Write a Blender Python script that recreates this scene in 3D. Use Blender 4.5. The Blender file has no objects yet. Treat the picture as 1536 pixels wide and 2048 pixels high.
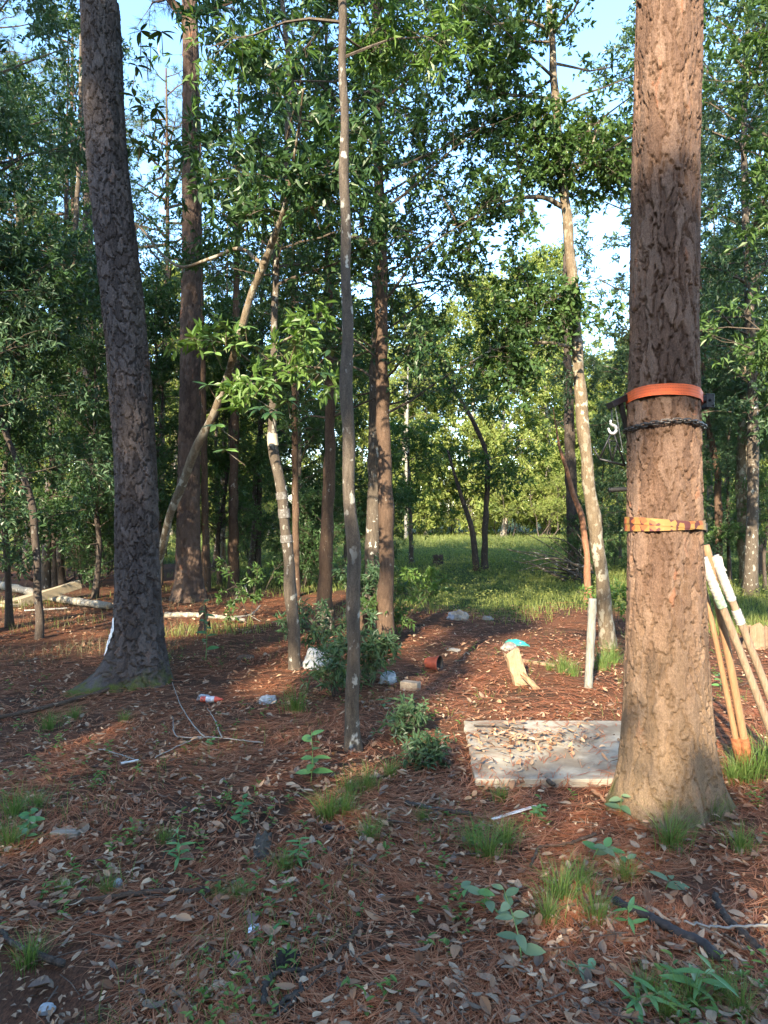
import bpy, math, numpy as np
from mathutils import Vector, Matrix
sc = bpy.context.scene
COL = sc.collection
PI = math.pi
# ------------------------------------------------------------------ camera
EYE, FPX, HOR = 1.55, 1365.0, 1030.0
cam = bpy.data.cameras.new('camera'); cam_o = bpy.data.objects.new('camera', cam); COL.objects.link(cam_o)
cam.sensor_fit = 'VERTICAL'; cam.sensor_height = 36; cam.lens = 24; cam.clip_start = .05; cam.clip_end = 3000
cam_o.location = (0, 0, EYE); cam_o.rotation_euler = (math.radians(90) + math.atan(6/FPX), 0, 0)
sc.camera = cam_o
# ------------------------------------------------------------------ sky, sun, exposure
SUN_EL, SUN_AZ = 26.0, 200.0
wd = bpy.data.worlds.new('World'); sc.world = wd; wd.use_nodes = True
_nt = wd.node_tree; _bg = _nt.nodes['Background']; _sk = _nt.nodes.new('ShaderNodeTexSky')
_sk.sky_type = 'NISHITA'; _sk.sun_disc = False
_sk.sun_elevation = math.radians(SUN_EL); _sk.sun_rotation = math.radians(SUN_AZ); _sk.dust_density = .5; _sk.ozone_density = 1.6
_hs = _nt.nodes.new('ShaderNodeHueSaturation'); _hs.inputs['Saturation'].default_value = 1.12
_nt.links.new(_sk.outputs[0], _hs.inputs['Color']); _nt.links.new(_hs.outputs[0], _bg.inputs[0]); _bg.inputs[1].default_value = .15
sun = bpy.data.lights.new('sun', 'SUN'); sun.energy = 3.7; sun.angle = math.radians(.55); sun.color = (1, .84, .62)
sun_o = bpy.data.objects.new('sun', sun); COL.objects.link(sun_o)
_a, _e = math.radians(SUN_AZ), math.radians(SUN_EL)
SUNPOS = Vector((math.sin(_a)*math.cos(_e), math.cos(_a)*math.cos(_e), math.sin(_e)))
sun_o.rotation_euler = (-SUNPOS).to_track_quat('-Z', 'Y').to_euler(); sun_o.location = (-10, -20, 30)
sc.view_settings.view_transform = 'Standard'; sc.view_settings.look = 'None'
sc.view_settings.gamma = 1; sc.view_settings.use_curve_mapping = False
sc.view_settings.exposure = 2.55
cy = sc.cycles
cy.max_bounces = 5; cy.diffuse_bounces = 3; cy.glossy_bounces = 2; cy.transmission_bounces = 3; cy.transparent_max_bounces = 4
cy.use_denoising = True; cy.caustics_reflective = False; cy.caustics_refractive = False
cy.sample_clamp_indirect = 6

def P(px, py, d): return np.array([(px-768)/FPX*d, d, EYE-(py-HOR)/FPX*d])
def dist(py): return EYE*FPX/(py-HOR)
def gh(x, y):
    x = np.asarray(x, float); y = np.asarray(y, float)
    h = .018*np.sin(1.7*x+.6*y+.3)+.014*np.sin(.9*x-1.3*y+1.2)+.010*np.sin(3.1*x+2.3*y)
    return h*np.clip((70-np.hypot(x, y))/40, 0, 1)
def G(px, py, dz=0):
    d = dist(py); x = (px-768)/FPX*d
    return np.array([x, d, float(gh(x, d))+dz])

# ------------------------------------------------------------------ material helpers
class NT:
    def __init__(s, name):
        s.m = bpy.data.materials.new(name); s.m.use_nodes = True; s.t = s.m.node_tree
        s.b = s.t.nodes['Principled BSDF']; s.out = s.t.nodes['Material Output']
    def n(s, t, **k):
        o = s.t.nodes.new(t)
        for a, v in k.items(): setattr(o, a, v)
        return o
    def l(s, a, b): s.t.links.new(a, b)
    def coord(s, scale=(1, 1, 1), kind='Object'):
        c = s.n('ShaderNodeTexCoord'); mp = s.n('ShaderNodeMapping'); mp.inputs['Scale'].default_value = scale
        s.l(c.outputs[kind], mp.inputs['Vector']); return mp.outputs[0]
    def noise(s, scale, detail=4, vec=None, rough=.6, dist=0):
        o = s.n('ShaderNodeTexNoise'); o.inputs['Scale'].default_value = scale; o.inputs['Detail'].default_value = detail
        o.inputs['Roughness'].default_value = rough; o.inputs['Distortion'].default_value = dist
        if vec is not None: s.l(vec, o.inputs['Vector'])
        return o.outputs[0]
    def voro(s, scale, vec=None, out='Color', feature='F1'):
        o = s.n('ShaderNodeTexVoronoi', feature=feature); o.inputs['Scale'].default_value = scale
        if vec is not None: s.l(vec, o.inputs['Vector'])
        return o.outputs[out]
    def ramp(s, fac, stops, interp='LINEAR'):
        o = s.n('ShaderNodeValToRGB'); r = o.color_ramp; r.interpolation = interp
        while len(r.elements) < len(stops): r.elements.new(.5)
        for e, (p, c) in zip(r.elements, stops):
            e.position = p; e.color = (*c, 1) if not isinstance(c, (int, float)) else (c, c, c, 1)
        s.l(fac, o.inputs[0]); return o.outputs[0]
    def mix(s, fac, a, b, mode='MIX'):
        o = s.n('ShaderNodeMix', data_type='RGBA', blend_type=mode)
        for i, v in ((0, fac), (6, a), (7, b)):
            if isinstance(v, (int, float)): o.inputs[i].default_value = v
            elif isinstance(v, tuple): o.inputs[i].default_value = (*v, 1)
            else: s.l(v, o.inputs[i])
        return o.outputs[2]
    def math(s, op, a, b=0.):
        o = s.n('ShaderNodeMath', operation=op)
        for i, v in ((0, a), (1, b)):
            if isinstance(v, (int, float)): o.inputs[i].default_value = v
            else: s.l(v, o.inputs[i])
        return o.outputs[0]
    def attr(s, name):
        o = s.n('ShaderNodeAttribute', attribute_name=name); return o.outputs['Fac']
    def island(s): return s.n('ShaderNodeNewGeometry').outputs['Random Per Island']
    def objrnd(s): return s.n('ShaderNodeObjectInfo').outputs['Random']
    def sep(s, vec, i):
        o = s.n('ShaderNodeSeparateXYZ'); s.l(vec, o.inputs[0]); return o.outputs[i]
    def color(s, c):
        if isinstance(c, tuple): s.b.inputs['Base Color'].default_value = (*c, 1)
        else: s.l(c, s.b.inputs['Base Color'])
    def bump(s, h, strength=.5, d=.01):
        o = s.n('ShaderNodeBump'); o.inputs['Strength'].default_value = strength; o.inputs['Distance'].default_value = d
        s.l(h, o.inputs['Height']); s.l(o.outputs[0], s.b.inputs['Normal'])
    def set(s, rough=.7, spec=.3, metal=0):
        s.b.inputs['Roughness'].default_value = rough; s.b.inputs['Specular IOR Level'].default_value = spec; s.b.inputs['Metallic'].default_value = metal
        return s

def leafmat(name, cols, transl=.3, rough=.45, spec=.35, tint=(1.2, 1.25, .5)):
    t = NT(name).set(rough, spec)
    f = t.math('MULTIPLY_ADD' if False else 'ADD', t.math('MULTIPLY', t.island(), .75), t.math('MULTIPLY', t.objrnd(), .25))
    k = len(cols)-1
    c = t.ramp(f, [(i/k, c) for i, c in enumerate(cols)]); t.color(c)
    if transl:
        tr = t.n('ShaderNodeBsdfTranslucent'); t.l(t.mix(1., c, tint, 'MULTIPLY'), tr.inputs[0])
        mx = t.n('ShaderNodeMixShader'); mx.inputs[0].default_value = transl
        t.l(t.b.outputs[0], mx.inputs[1]); t.l(tr.outputs[0], mx.inputs[2]); t.l(mx.outputs[0], t.out.inputs[0])
    return t.m
def plain(name, col, rough=.7, spec=.3, metal=0, var=.25, scale=30, bump=.2, bd=.003):
    t = NT(name).set(rough, spec, metal)
    n = t.noise(scale, 5, t.coord())
    t.color(t.ramp(n, [(.3, tuple(c*(1-var) for c in col)), (.7, tuple(min(1, c*(1+var)) for c in col))]))
    if bump: t.bump(n, bump, bd)
    return t.m
def barkmat(name, dark, mid, light, lichen=None, lthr=.62, moss=0, zs=.25):
    t = NT(name).set(.85, .2)
    v = t.coord((1, 1, zs)); n1 = t.noise(38, 6, v, .7); n2 = t.noise(5, 4, t.coord((1, 1, .5)), .6)
    c = t.ramp(n1, [(.25, dark), (.5, mid), (.75, light)])
    n9 = t.noise(160, 4, t.coord((1, 1, .6)), .7); c = t.mix(.7, c, t.ramp(n9, [(.3, (.4, .4, .4)), (.7, (1.45, 1.45, 1.45))]), 'MULTIPLY')
    c = t.mix(t.ramp(n2, [(.35, 0), (.7, .55)]), c, tuple(x*.62 for x in mid))
    if lichen:
        n3 = t.noise(16, 3, t.coord((1, 1, .7)), .5); n4 = t.noise(2.2, 2, t.coord())
        f = t.math('MULTIPLY', t.ramp(n3, [(lthr, 0), (lthr+.06, .85)]), t.ramp(n4, [(.35, .2), (.6, 1)]))
        c = t.mix(f, c, lichen)
    t.color(c); t.bump(t.math('ADD', n1, t.math('MULTIPLY', n9, .5)), .9, .012); return t.m

# ------------------------------------------------------------------ mesh helpers
def mesh_np(name, V, faces, mats=(), midx=None, attrs=None, smooth=False):
    me = bpy.data.meshes.new(name); V = np.asarray(V, np.float32)
    me.vertices.add(len(V)); me.vertices.foreach_set('co', V.ravel())
    lt = np.concatenate([np.full(len(f), f.shape[1], np.int32) for f in faces])
    lv = np.concatenate([np.asarray(f, np.int32).ravel() for f in faces])
    ls = np.concatenate([[0], np.cumsum(lt)[:-1]]).astype(np.int32)
    me.loops.add(len(lv)); me.loops.foreach_set('vertex_index', lv)
    me.polygons.add(len(lt)); me.polygons.foreach_set('loop_start', ls)
    for m in mats: me.materials.append(m)
    if midx is not None: me.polygons.foreach_set('material_index', np.asarray(midx, np.int32))
    for k, a in (attrs or {}).items():
        at = me.attributes.new(k, 'FLOAT', 'POINT'); at.data.foreach_set('value', np.asarray(a, np.float32))
    me.update(calc_edges=True)
    me.polygons.foreach_set('use_smooth', np.full(len(lt), smooth)); me.update()
    return me
class MB:
    def __init__(s): s.V = []; s.F = []; s.M = []; s.n = 0
    def add(s, V, F, m=0):
        V = np.asarray(V, float); F = np.asarray(F, int)
        s.V.append(V); s.F.append(F+s.n); s.M.append(np.full(len(F), m)); s.n += len(V)
    def tube(s, path, r, sides=8, m=0, caps=True):
        p = np.asarray(path, float); k = len(p); r = np.broadcast_to(np.asarray(r, float), (k,))
        t = np.gradient(p, axis=0); t /= np.linalg.norm(t, axis=1)[:, None]+1e-9
        up = np.array([0, 0, 1.]) if abs(t[:, 2]).mean() < .8 else np.array([0, 1., 0])
        a = np.cross(t, up); a /= np.linalg.norm(a, axis=1)[:, None]+1e-9; b = np.cross(t, a)
        th = np.arange(sides)/sides*2*PI
        V = p[:, None]+r[:, None, None]*(np.cos(th)[None, :, None]*a[:, None]+np.sin(th)[None, :, None]*b[:, None])
        i, j = np.meshgrid(np.arange(k-1), np.arange(sides), indexing='ij'); j2 = (j+1) % sides
        F = np.stack([i*sides+j, i*sides+j2, (i+1)*sides+j2, (i+1)*sides+j], -1).reshape(-1, 4)
        base = s.n; s.add(V.reshape(-1, 3), F, m)
        if caps:
            for c, rev in ((0, True), (k-1, False)):
                ids = np.arange(sides)+c*sides+base; ids = ids[::-1] if rev else ids
                s.F.append(ids[None]); s.M.append(np.array([m]))
        return s
    def box(s, c, size, R=None, m=0, taper=1.):
        q = np.array([[x, y, z] for z in (-.5, .5) for x, y in ((-.5, -.5), (.5, -.5), (.5, .5), (-.5, .5))])
        q[4:, :2] *= taper; q = q*np.asarray(size)
        if R is not None: q = q@np.asarray(R).T
        s.add(q+np.asarray(c), [[3, 2, 1, 0], [4, 5, 6, 7], [0, 1, 5, 4], [1, 2, 6, 5], [2, 3, 7, 6], [3, 0, 4, 7]], m); return s
    def mesh(s, name, mats, smooth=False, attrs=None):
        by = {}
        for F, M in zip(s.F, s.M): by.setdefault(F.shape[1], []).append((F, M))
        fs, ms = [], []
        for k, v in by.items():
            fs.append(np.concatenate([x[0] for x in v])); ms.append(np.concatenate([x[1] for x in v]))
        return mesh_np(name, np.concatenate(s.V), fs, mats, np.concatenate(ms), attrs, smooth)
def link(name, me, parent=None, loc=None, rot=None, scale=None):
    o = bpy.data.objects.new(name, me); COL.objects.link(o)
    if parent is not None: o.parent = parent
    if loc is not None: o.location = tuple(loc)
    if rot is not None: o.rotation_euler = rot
    if scale is not None: o.scale = scale if hasattr(scale, '__len__') else (scale,)*3
    return o
def tag(o, label, cat, group=None):
    o['label'] = label; o['category'] = cat
    if group: o['group'] = group
    return o
def thing(name, label, cat, loc=(0, 0, 0), group=None, rotz=0):
    o = link(name, None, None, loc, (0, 0, rotz)); o.empty_display_size = .1
    return tag(o, label, cat, group)
def bevel(o, w=.004, seg=2):
    m = o.modifiers.new('bevel', 'BEVEL'); m.width = w; m.segments = seg; m.limit_method = 'ANGLE'; return o
def unit(v): return v/(np.linalg.norm(v, axis=-1, keepdims=True)+1e-9)
def spline(pts, n):
    p = np.asarray(pts, float); k = len(p)
    e = np.vstack([2*p[0]-p[1], p, 2*p[-1]-p[-2]])
    d = np.concatenate([[0], np.cumsum(np.linalg.norm(np.diff(p[:, :3], axis=0), axis=1))]); u = np.interp(np.linspace(0, d[-1], n), d, np.arange(k))
    i = np.clip(u.astype(int), 0, k-2); t = (u-i)[:, None]
    a, b, c, q = e[i], e[i+1], e[i+2], e[i+3]
    return .5*(2*b+(c-a)*t+(2*a-5*b+4*c-q)*t*t+(3*b-a-3*c+q)*t**3)
LEAF4 = (np.array([[0, 0, 0], [.42, .5, .10], [1, 0, -.08], [.42, -.5, .10]]), [[0, 2, 1], [0, 3, 2]])
LEAF6 = (np.array([[0, 0, 0], [.28, .46, .06], [.68, .40, .05], [1, 0, -.10], [.68, -.40, .05], [.28, -.46, .06]]), [[0, 3, 2, 1], [0, 5, 4, 3]])
def leaf_arrays(pos, ax, nrm, L, W, shape):
    T, F = shape; side = unit(np.cross(nrm, ax)); nr = np.cross(ax, side)
    n, k = len(pos), len(T)
    V = pos[:, None]+ax[:, None]*(T[None, :, :1]*L[:, None, None])+side[:, None]*(T[None, :, 1:2]*W[:, None, None])+nr[:, None]*(T[None, :, 2:]*L[:, None, None])
    Fa = (np.asarray(F)[None]+np.arange(n)[:, None, None]*k).reshape(-1, len(F[0]))
    return V.reshape(-1, 3), Fa
def rnd_unit(r, n): return unit(r.normal(size=(n, 3)))
def canopy(mb, r, st, di, ln, n2=6, n3=6, nl=10, leaf=(.08, .032), shape=LEAF4, up=.12, droop=.15, tw=.28, lsd=.25, r1=.011, flat=1.0, sub=.38):
    """limbs -> side branches -> twigs -> leaves; bark in slot 1, leaves in slot 0"""
    N = len(st); K = 6; t = np.linspace(0, 1, K)
    wob = r.normal(size=(N, K, 3))*.045; wob[:, 0] = 0
    lp = st[:, None]+di[:, None]*(ln[:, None]*t)[:, :, None]+np.cumsum(wob, 1)*ln[:, None, None]*.6
    lp[:, :, 2] += (up*t-droop*t*t)[None]*ln[:, None]
    for i in range(N): mb.tube(lp[i], np.maximum(r1*ln[i]*(1.05-t), .0025), 5, 1, False)
    def along(pl, u):
        k = pl.shape[1]-1; f = u*k; i = np.minimum(f.astype(int), k-1); w = (f-i)[:, None]; a = np.arange(len(pl))
        return pl[a, i]*(1-w)+pl[a, i+1]*w, unit(pl[a, i+1]-pl[a, i])
    L2 = np.repeat(np.arange(N), n2); u = r.uniform(.22, 1, len(L2))
    p2, d2 = along(lp[L2], u); q = rnd_unit(r, len(L2)); q[:, 2] *= .7
    d2 = unit(d2*.55+q*.85+np.array([0, 0, .1])); l2 = ln[L2]*sub*r.uniform(.6, 1.2, len(L2))*(1.15-.5*u)
    K2 = 4; t2 = np.linspace(0, 1, K2)
    sp = p2[:, None]+d2[:, None]*(l2[:, None]*t2)[:, :, None]; sp[:, 1:] += r.normal(size=(len(L2), K2-1, 3))*l2[:, None, None]*.06
    sp[:, :, 2] -= (droop*t2*t2)[None]*l2[:, None]
    for i in range(len(L2)): mb.tube(sp[i], np.maximum(.008*l2[i]*(1.05-t2), .0018), 3, 1, False)
    L3 = np.repeat(np.arange(len(L2)), n3); u3 = r.uniform(.15, 1, len(L3))
    p3, d3 = along(sp[L3], u3); q = rnd_unit(r, len(L3)); q[:, 2] *= flat
    d3 = unit(d3*.5+q*.8); l3 = tw*r.uniform(.5, 1.3, len(L3))
    e3 = p3+d3*l3[:, None]; e3[:, 2] -= droop*l3*.4
    a = unit(np.cross(d3, np.array([.1, .2, 1.]))); b = np.cross(d3, a); ra = .0016
    tri = np.stack([p3+a*ra, p3-a*ra, e3], 1).reshape(-1, 3); mb.add(tri, np.arange(len(tri)).reshape(-1, 3), 1)
    tri = np.stack([p3+b*ra, p3-b*ra, e3], 1).reshape(-1, 3); mb.add(tri, np.arange(len(tri)).reshape(-1, 3), 1)
    L4 = np.repeat(np.arange(len(L3)), nl); u4 = r.uniform(.25, 1.02, len(L4))[:, None]
    p4 = p3[L4]*(1-u4)+e3[L4]*u4; n = len(L4)
    q = rnd_unit(r, n); q[:, 2] *= flat
    ax = unit(d3[L4]*.45+q*.75-np.array([0, 0, .12])); nm = unit(np.array([0, 0, .8])+rnd_unit(r, n)*.75)
    Ls = leaf[0]*np.clip(r.normal(1, lsd, n), .45, 1.7); Ws = leaf[1]*np.clip(r.normal(1, lsd, n), .5, 1.6)
    V, F = leaf_arrays(p4, ax, nm, Ls, Ws, shape); mb.add(V, F, 0)
    return n
def limbs(r, path, z0, z1, n, reach, elev=(5, 40), prof=None, azr=None):
    zz = np.sort(r.uniform(z0, z1, n)); pz = path[:, 2]
    st = np.stack([np.interp(zz, pz, path[:, 0]), np.interp(zz, pz, path[:, 1]), zz], 1)
    az = np.arange(n)*2.399+r.uniform(-.5, .5, n)
    if azr is not None: az = r.uniform(math.radians(azr[0]), math.radians(azr[1]), n)
    el = np.radians(r.uniform(*elev, n)); di = np.stack([np.cos(az)*np.cos(el), np.sin(az)*np.cos(el), np.sin(el)], 1)
    s = (zz-z0)/(z1-z0+1e-6); f = prof(s) if prof else np.ones(n)
    return st, di, reach*f*r.uniform(.65, 1.15, n)

# bark relief: plates from an anisotropic cellular pattern that wraps round the trunk
def plates(th, z, R, cw, ch, seed, wide=.22):
    r = np.random.default_rng(seed); nu = max(6, int(round(2*PI*R/cw))); nv = int(z.max()/ch)+6
    jit = r.uniform(.12, .88, (nv, nu, 2)); rv = r.uniform(0, 1, (nv, nu))
    w = lambda a, b, c: np.sin(a*th*np.round(b)+z*c)
    wu = .20*w(1, 5, 7)+.16*w(1, 9, -16)+.12*w(1, 17, 33)+.05*w(1, 31, -61)+.035*w(1, 53, 97); wv = .22*w(1, 7, 9)+.16*w(1, 13, 21)+.06*w(1, 27, -43)+.04*w(1, 47, 71)
    U = (th/(2*PI)) % 1*nu+wu; Vv = np.maximum(z, 0)/ch+2+wv
    iu = np.floor(U).astype(int); iv = np.floor(Vv).astype(int)
    f1 = np.full(U.shape, 9.); f2 = f1.copy(); idr = np.zeros_like(f1); top = np.zeros_like(f1)
    for dv in (-1, 0, 1):
        for du in (-1, 0, 1):
            a = np.clip(iv+dv, 0, nv-1); b = (iu+du) % nu
            ex = iu+du+jit[a, b, 0]-U; ey = iv+dv+jit[a, b, 1]-Vv
            d = np.abs(ex)*.75+np.hypot(ex, ey)*.5+.12*np.abs(ey)
            m = d < f1; f2 = np.where(m, f1, np.minimum(f2, d)); idr = np.where(m, rv[a, b], idr); top = np.where(m, ey, top); f1 = np.where(m, d, f1)
    e = np.clip((f2-f1-.02)/wide, 0, 1); e = e*e*(3-2*e)
    return e, idr, top
def bark_trunk(name, path, rad, nu, nv, mat, cw, ch, amp, seed, flare=None, parent=None, wide=.22, zmax=None):
    p = spline(path, nv); zz = p[:, 2]-p[0, 2]; R = np.interp(zz, rad[0], rad[1])
    th = np.arange(nu)/nu*2*PI; TH, ZZ = np.meshgrid(th, zz); RR = R[:, None]*np.ones_like(TH)
    if flare: RR = RR+flare(TH, ZZ)
    e, idr, top = plates(TH, ZZ, R.mean(), cw, ch, seed, wide)
    e2, idr2, _ = plates(TH, ZZ+.37, R.mean(), cw*.45, ch*.33, seed+7, .35)
    rn = np.random.default_rng(seed+3).normal(size=e.shape); rn = (rn+np.roll(rn, 1, 0)+np.roll(rn, 2, 0)+np.roll(rn, 1, 1))*.5
    D = amp*(e*(.72+.38*idr)+.16*np.clip(top, -.5, .5)*e)+amp*.10*e2*(.4+idr2)+amp*.045*rn
    D += .006*np.sin(3*TH+ZZ*2.1)+.004*np.sin(7*TH-ZZ*3.3)
    RR = RR+D-amp*.5
    V = np.stack([p[:, 0, None]+RR*np.cos(TH), p[:, 1, None]+RR*np.sin(TH), p[:, 2, None]+0*RR], -1)
    i, j = np.meshgrid(np.arange(nv-1), np.arange(nu), indexing='ij'); j2 = (j+1) % nu
    F = np.stack([i*nu+j, i*nu+j2, (i+1)*nu+j2, (i+1)*nu+j], -1).reshape(-1, 4)
    me = mesh_np(name, V.reshape(-1, 3), [F], [mat], None, {'plate': (.7*idr+.3*idr2).ravel(), 'edge': e.ravel(), 'hgt': ZZ.ravel(), 'ang': TH.ravel()}, True)
    return link(name, me, parent)
def pine_barkmat(name, cols, moss=None, algae=None, flake=(.30, .12, .06), mt=.48):
    t = NT(name).set(.9, .15)
    n1 = t.noise(70, 6, t.coord((1, 1, .22)), .75); n2 = t.noise(9, 4, t.coord((1, 1, .4)))
    f = t.math('ADD', t.math('MULTIPLY', t.attr('plate'), .55), t.math('MULTIPLY', n1, .5))
    k = len(cols)-1; c = t.ramp(f, [(.15+.7*i/k, c) for i, c in enumerate(cols)])
    c = t.mix(t.ramp(t.attr('plate'), [(.86, 0), (.92, .6)]), c, flake)
    c = t.mix(t.ramp(n2, [(.45, 0), (.75, .4)]), c, tuple(x*.6 for x in cols[1]))
    if algae:
        z = t.attr('hgt'); w = t.math('ADD', z, t.math('MULTIPLY', n2, 1.1))
        c = t.mix(t.ramp(t.math('MULTIPLY', w, .33), [(.25, .4), (.62, 0)]), c, algae)
    if moss:
        n3 = t.noise(14, 4, t.coord()); z = t.attr('hgt'); w = t.math('ADD', t.math('MULTIPLY', z, 2.2), n3)
        c = t.mix(t.math('MULTIPLY', t.ramp(w, [(.55, .9), (.95, 0)]), t.ramp(t.noise(5, 3, t.coord()), [(mt, 0), (mt+.1, 1)])), c, moss)
    n5 = t.noise(210, 4, t.coord((1, 1, .5)), .7)
    c = t.mix(.75, c, t.ramp(n5, [(.3, (.35, .33, .32)), (.5, (.85, .85, .85)), (.72, (1.5, 1.48, 1.45))]), 'MULTIPLY')
    t.color(c); t.bump(t.math('ADD', n1, t.math('MULTIPLY', n5, .4)), 1., .016); return t.m
# ------------------------------------------------------------------ materials
def ground_mat():
    t = NT('forest_floor').set(.95, .1)
    v = t.coord(); n1 = t.noise(26, 8, v, .75); n2 = t.noise(1.3, 4, v); n3 = t.noise(130, 3, t.coord((1, .35, 1)), .7)
    lit = t.ramp(n1, [(.3, (.016, .012, .010)), (.5, (.05, .032, .022)), (.7, (.13, .08, .052))])
    lit = t.mix(t.ramp(n2, [(.35, .1), (.6, .8)]), lit, t.ramp(n3, [(.3, (.05, .026, .017)), (.7, (.25, .105, .055))]))
    gr = t.ramp(n1, [(.3, (.018, .028, .008)), (.7, (.07, .10, .028))])
    m = t.attr('meadow'); f = t.ramp(t.math('ADD', t.math('MULTIPLY', t.math('SUBTRACT', n2, .5), .9), m), [(.42, 0), (.62, 1)])
    t.color(t.mix(f, lit, gr)); t.bump(n1, .9, .03); return t.m
M_GROUND = ground_mat()
L_DARK = leafmat('leaf_dark', [(.028, .066, .026), (.046, .098, .034), (.07, .13, .042)], .32, .42)
L_MID = leafmat('leaf_mid', [(.038, .082, .026), (.065, .125, .035), (.10, .165, .045)], .35, .45)
L_BRIGHT = leafmat('leaf_bright', [(.06, .13, .03), (.10, .18, .04), (.14, .21, .055)], .38, .42)
L_FAR = leafmat('leaf_far', [(.12, .18, .045), (.20, .25, .065), (.27, .29, .085)], .45, .55)  # leaf tones lifted to put sunlit brightness into the far wood
L_BLUE = leafmat('leaf_bluish', [(.038, .082, .042), (.062, .115, .058), (.09, .145, .07)], .32, .4)
L_GRASS = leafmat('grass_blade', [(.06, .12, .025), (.10, .17, .04), (.17, .20, .07)], .3, .5)
L_MEADOW = leafmat('meadow_blade', [(.10, .145, .04), (.16, .195, .055), (.23, .24, .075)], .4, .5)
L_STRAW = leafmat('straw_blade', [(.06, .05, .026), (.12, .10, .055), (.06, .075, .03)], .15, .6)
L_NEEDLE = leafmat('pine_green', [(.035, .075, .03), (.07, .11, .045)], .15, .45)
L_BROWN = leafmat('dead_leaf', [(.05, .03, .02), (.15, .078, .046), (.26, .15, .088), (.38, .245, .15), (.17, .12, .09), (.45, .33, .22), (.08, .062, .05), (.22, .11, .06)], .08, .8, .1, (1.1, .8, .5))
N_BROWN = leafmat('dead_needle', [(.075, .03, .016), (.23, .07, .03), (.37, .13, .055), (.45, .23, .125)], 0, .6, .25)
B_TWIG = barkmat('twig_bark', (.05, .04, .03), (.10, .08, .06), (.17, .14, .11))
B_GREY = barkmat('grey_bark', (.042, .034, .027), (.09, .073, .056), (.15, .125, .097), (.42, .42, .37), .6)
B_TAN = barkmat('tan_bark', (.075, .056, .038), (.15, .115, .075), (.23, .185, .125), (.36, .34, .27), .52)
B_BROWN = barkmat('brown_bark', (.045, .03, .021), (.10, .065, .044), (.16, .105, .072), (.34, .32, .27), .66)
B_DARK = barkmat('dark_bark', (.03, .025, .022), (.07, .055, .045), (.12, .10, .08), (.22, .22, .20), .64)
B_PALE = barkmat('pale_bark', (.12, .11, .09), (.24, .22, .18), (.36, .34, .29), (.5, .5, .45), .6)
B_PINE_R = pine_barkmat('pine_bark_russet', [(.07, .043, .031), (.145, .088, .06), (.21, .135, .095), (.27, .185, .135)], (.09, .10, .02), (.25, .20, .12))
B_PINE_L = pine_barkmat('pine_bark_grey', [(.032, .026, .024), (.062, .051, .047), (.10, .084, .078), (.14, .12, .112)], (.10, .12, .018), None, (.15, .095, .072), .40)
B_PINE_B = pine_barkmat('pine_bark_brown', [(.04, .028, .023), (.08, .056, .044), (.125, .088, .068), (.17, .12, .095)])

# ------------------------------------------------------------------ ground sheet
def axis(lo, hi, c0, c1, step, k):
    a = np.arange(c0, c1+1e-6, step); u = np.linspace(0, 1, k)[1:]
    return np.concatenate([(c0-(c0-lo)*u**2.6)[::-1], a, c1+(hi-c1)*u**2.6])
def meadow_mask(x, y):
    edge = np.where(x > .2, 10.3, 15.0)+.9*np.sin(.8*x)+.6*np.sin(2.1*x+1)+np.where(x < -4.5, 6, 0)
    return np.clip((y-edge)/3+.5, 0, 1)
xs = axis(-600, 600, -11, 13, .16, 30); ys = axis(-300, 900, -3, 20, .16, 40)
X, Y = np.meshgrid(xs, ys); H = gh(X, Y)
i, j = np.meshgrid(np.arange(len(ys)-1), np.arange(len(xs)-1), indexing='ij'); nx = len(xs)
Fq = np.stack([i*nx+j, i*nx+j+1, (i+1)*nx+j+1, (i+1)*nx+j], -1).reshape(-1, 4)
gro = link('ground', mesh_np('ground', np.stack([X, Y, H], -1).reshape(-1, 3), [Fq], [M_GROUND], None, {'meadow': meadow_mask(X, Y).ravel()}, True))
gro['kind'] = 'structure'

# ------------------------------------------------------------------ the three pines in view
def ext_path(pts, d, ztop, dz=0):
    dd = np.linspace(*d, len(pts)) if isinstance(d, tuple) else [d]*len(pts)
    p = np.array([P(a, b, q) for (a, b), q in zip(pts, dd)]); p[0, 2] = gh(p[0, 0], p[0, 1])-.06
    v = p[-1]-p[-2]; v = v/np.linalg.norm(v); n = (ztop-p[-1, 2])/max(v[2], .3)
    v2 = unit(np.array([v[0]*.5, v[1], v[2]]))
    return np.vstack([p, p[-1]+v*n*.35, p[-1]+v*n*.35+v2*n*.65])
rg = np.random.default_rng(5)
def pine_crown_mesh(seed, h0, h1, reach, n):
    r = np.random.default_rng(seed); mb = MB(); path = np.array([[0, 0, 0], [0, 0, h1]], float)
    st, di, ln = limbs(r, path, h0, h1, n, reach, (-5, 35), lambda s: 1.05-.75*s)
    for k in range(n):
        t = np.linspace(0, 1, 6); pl = st[k]+di[k]*(ln[k]*t)[:, None]+np.cumsum(r.normal(size=(6, 3))*.05*ln[k]*.4, 0); pl[0] = st[k]
        mb.tube(pl, .02*ln[k]*(1.1-t)+.004, 5, 1, False)
        for q in range(9):
            u = r.uniform(.3, 1); b = np.array([np.interp(u, t, pl[:, c]) for c in range(3)])
            e = b+unit(di[k]*.5+rnd_unit(r, 1)[0]*.8+np.array([0, 0, .2]))*r.uniform(.3, .7)
            mb.tube([b, e], [.008, .004], 3, 1, False)
            for c in np.linspace(.55, 1, 2):
                m = 34; o = b+(e-b)*c; d = unit(unit(e-b)*.6+rnd_unit(r, m)*.9); L = r.uniform(.13, .22, m)
                s = unit(np.cross(d, rnd_unit(r, m)))*.0028
                V = np.stack([o+s, o-s, o+d*L[:, None]-s*.6, o+d*L[:, None]+s*.6], 1).reshape(-1, 3)
                mb.add(V, np.arange(len(V)).reshape(-1, 4), 0)
    return mb.mesh('pine_crown', [L_NEEDLE, B_BROWN])
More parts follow.
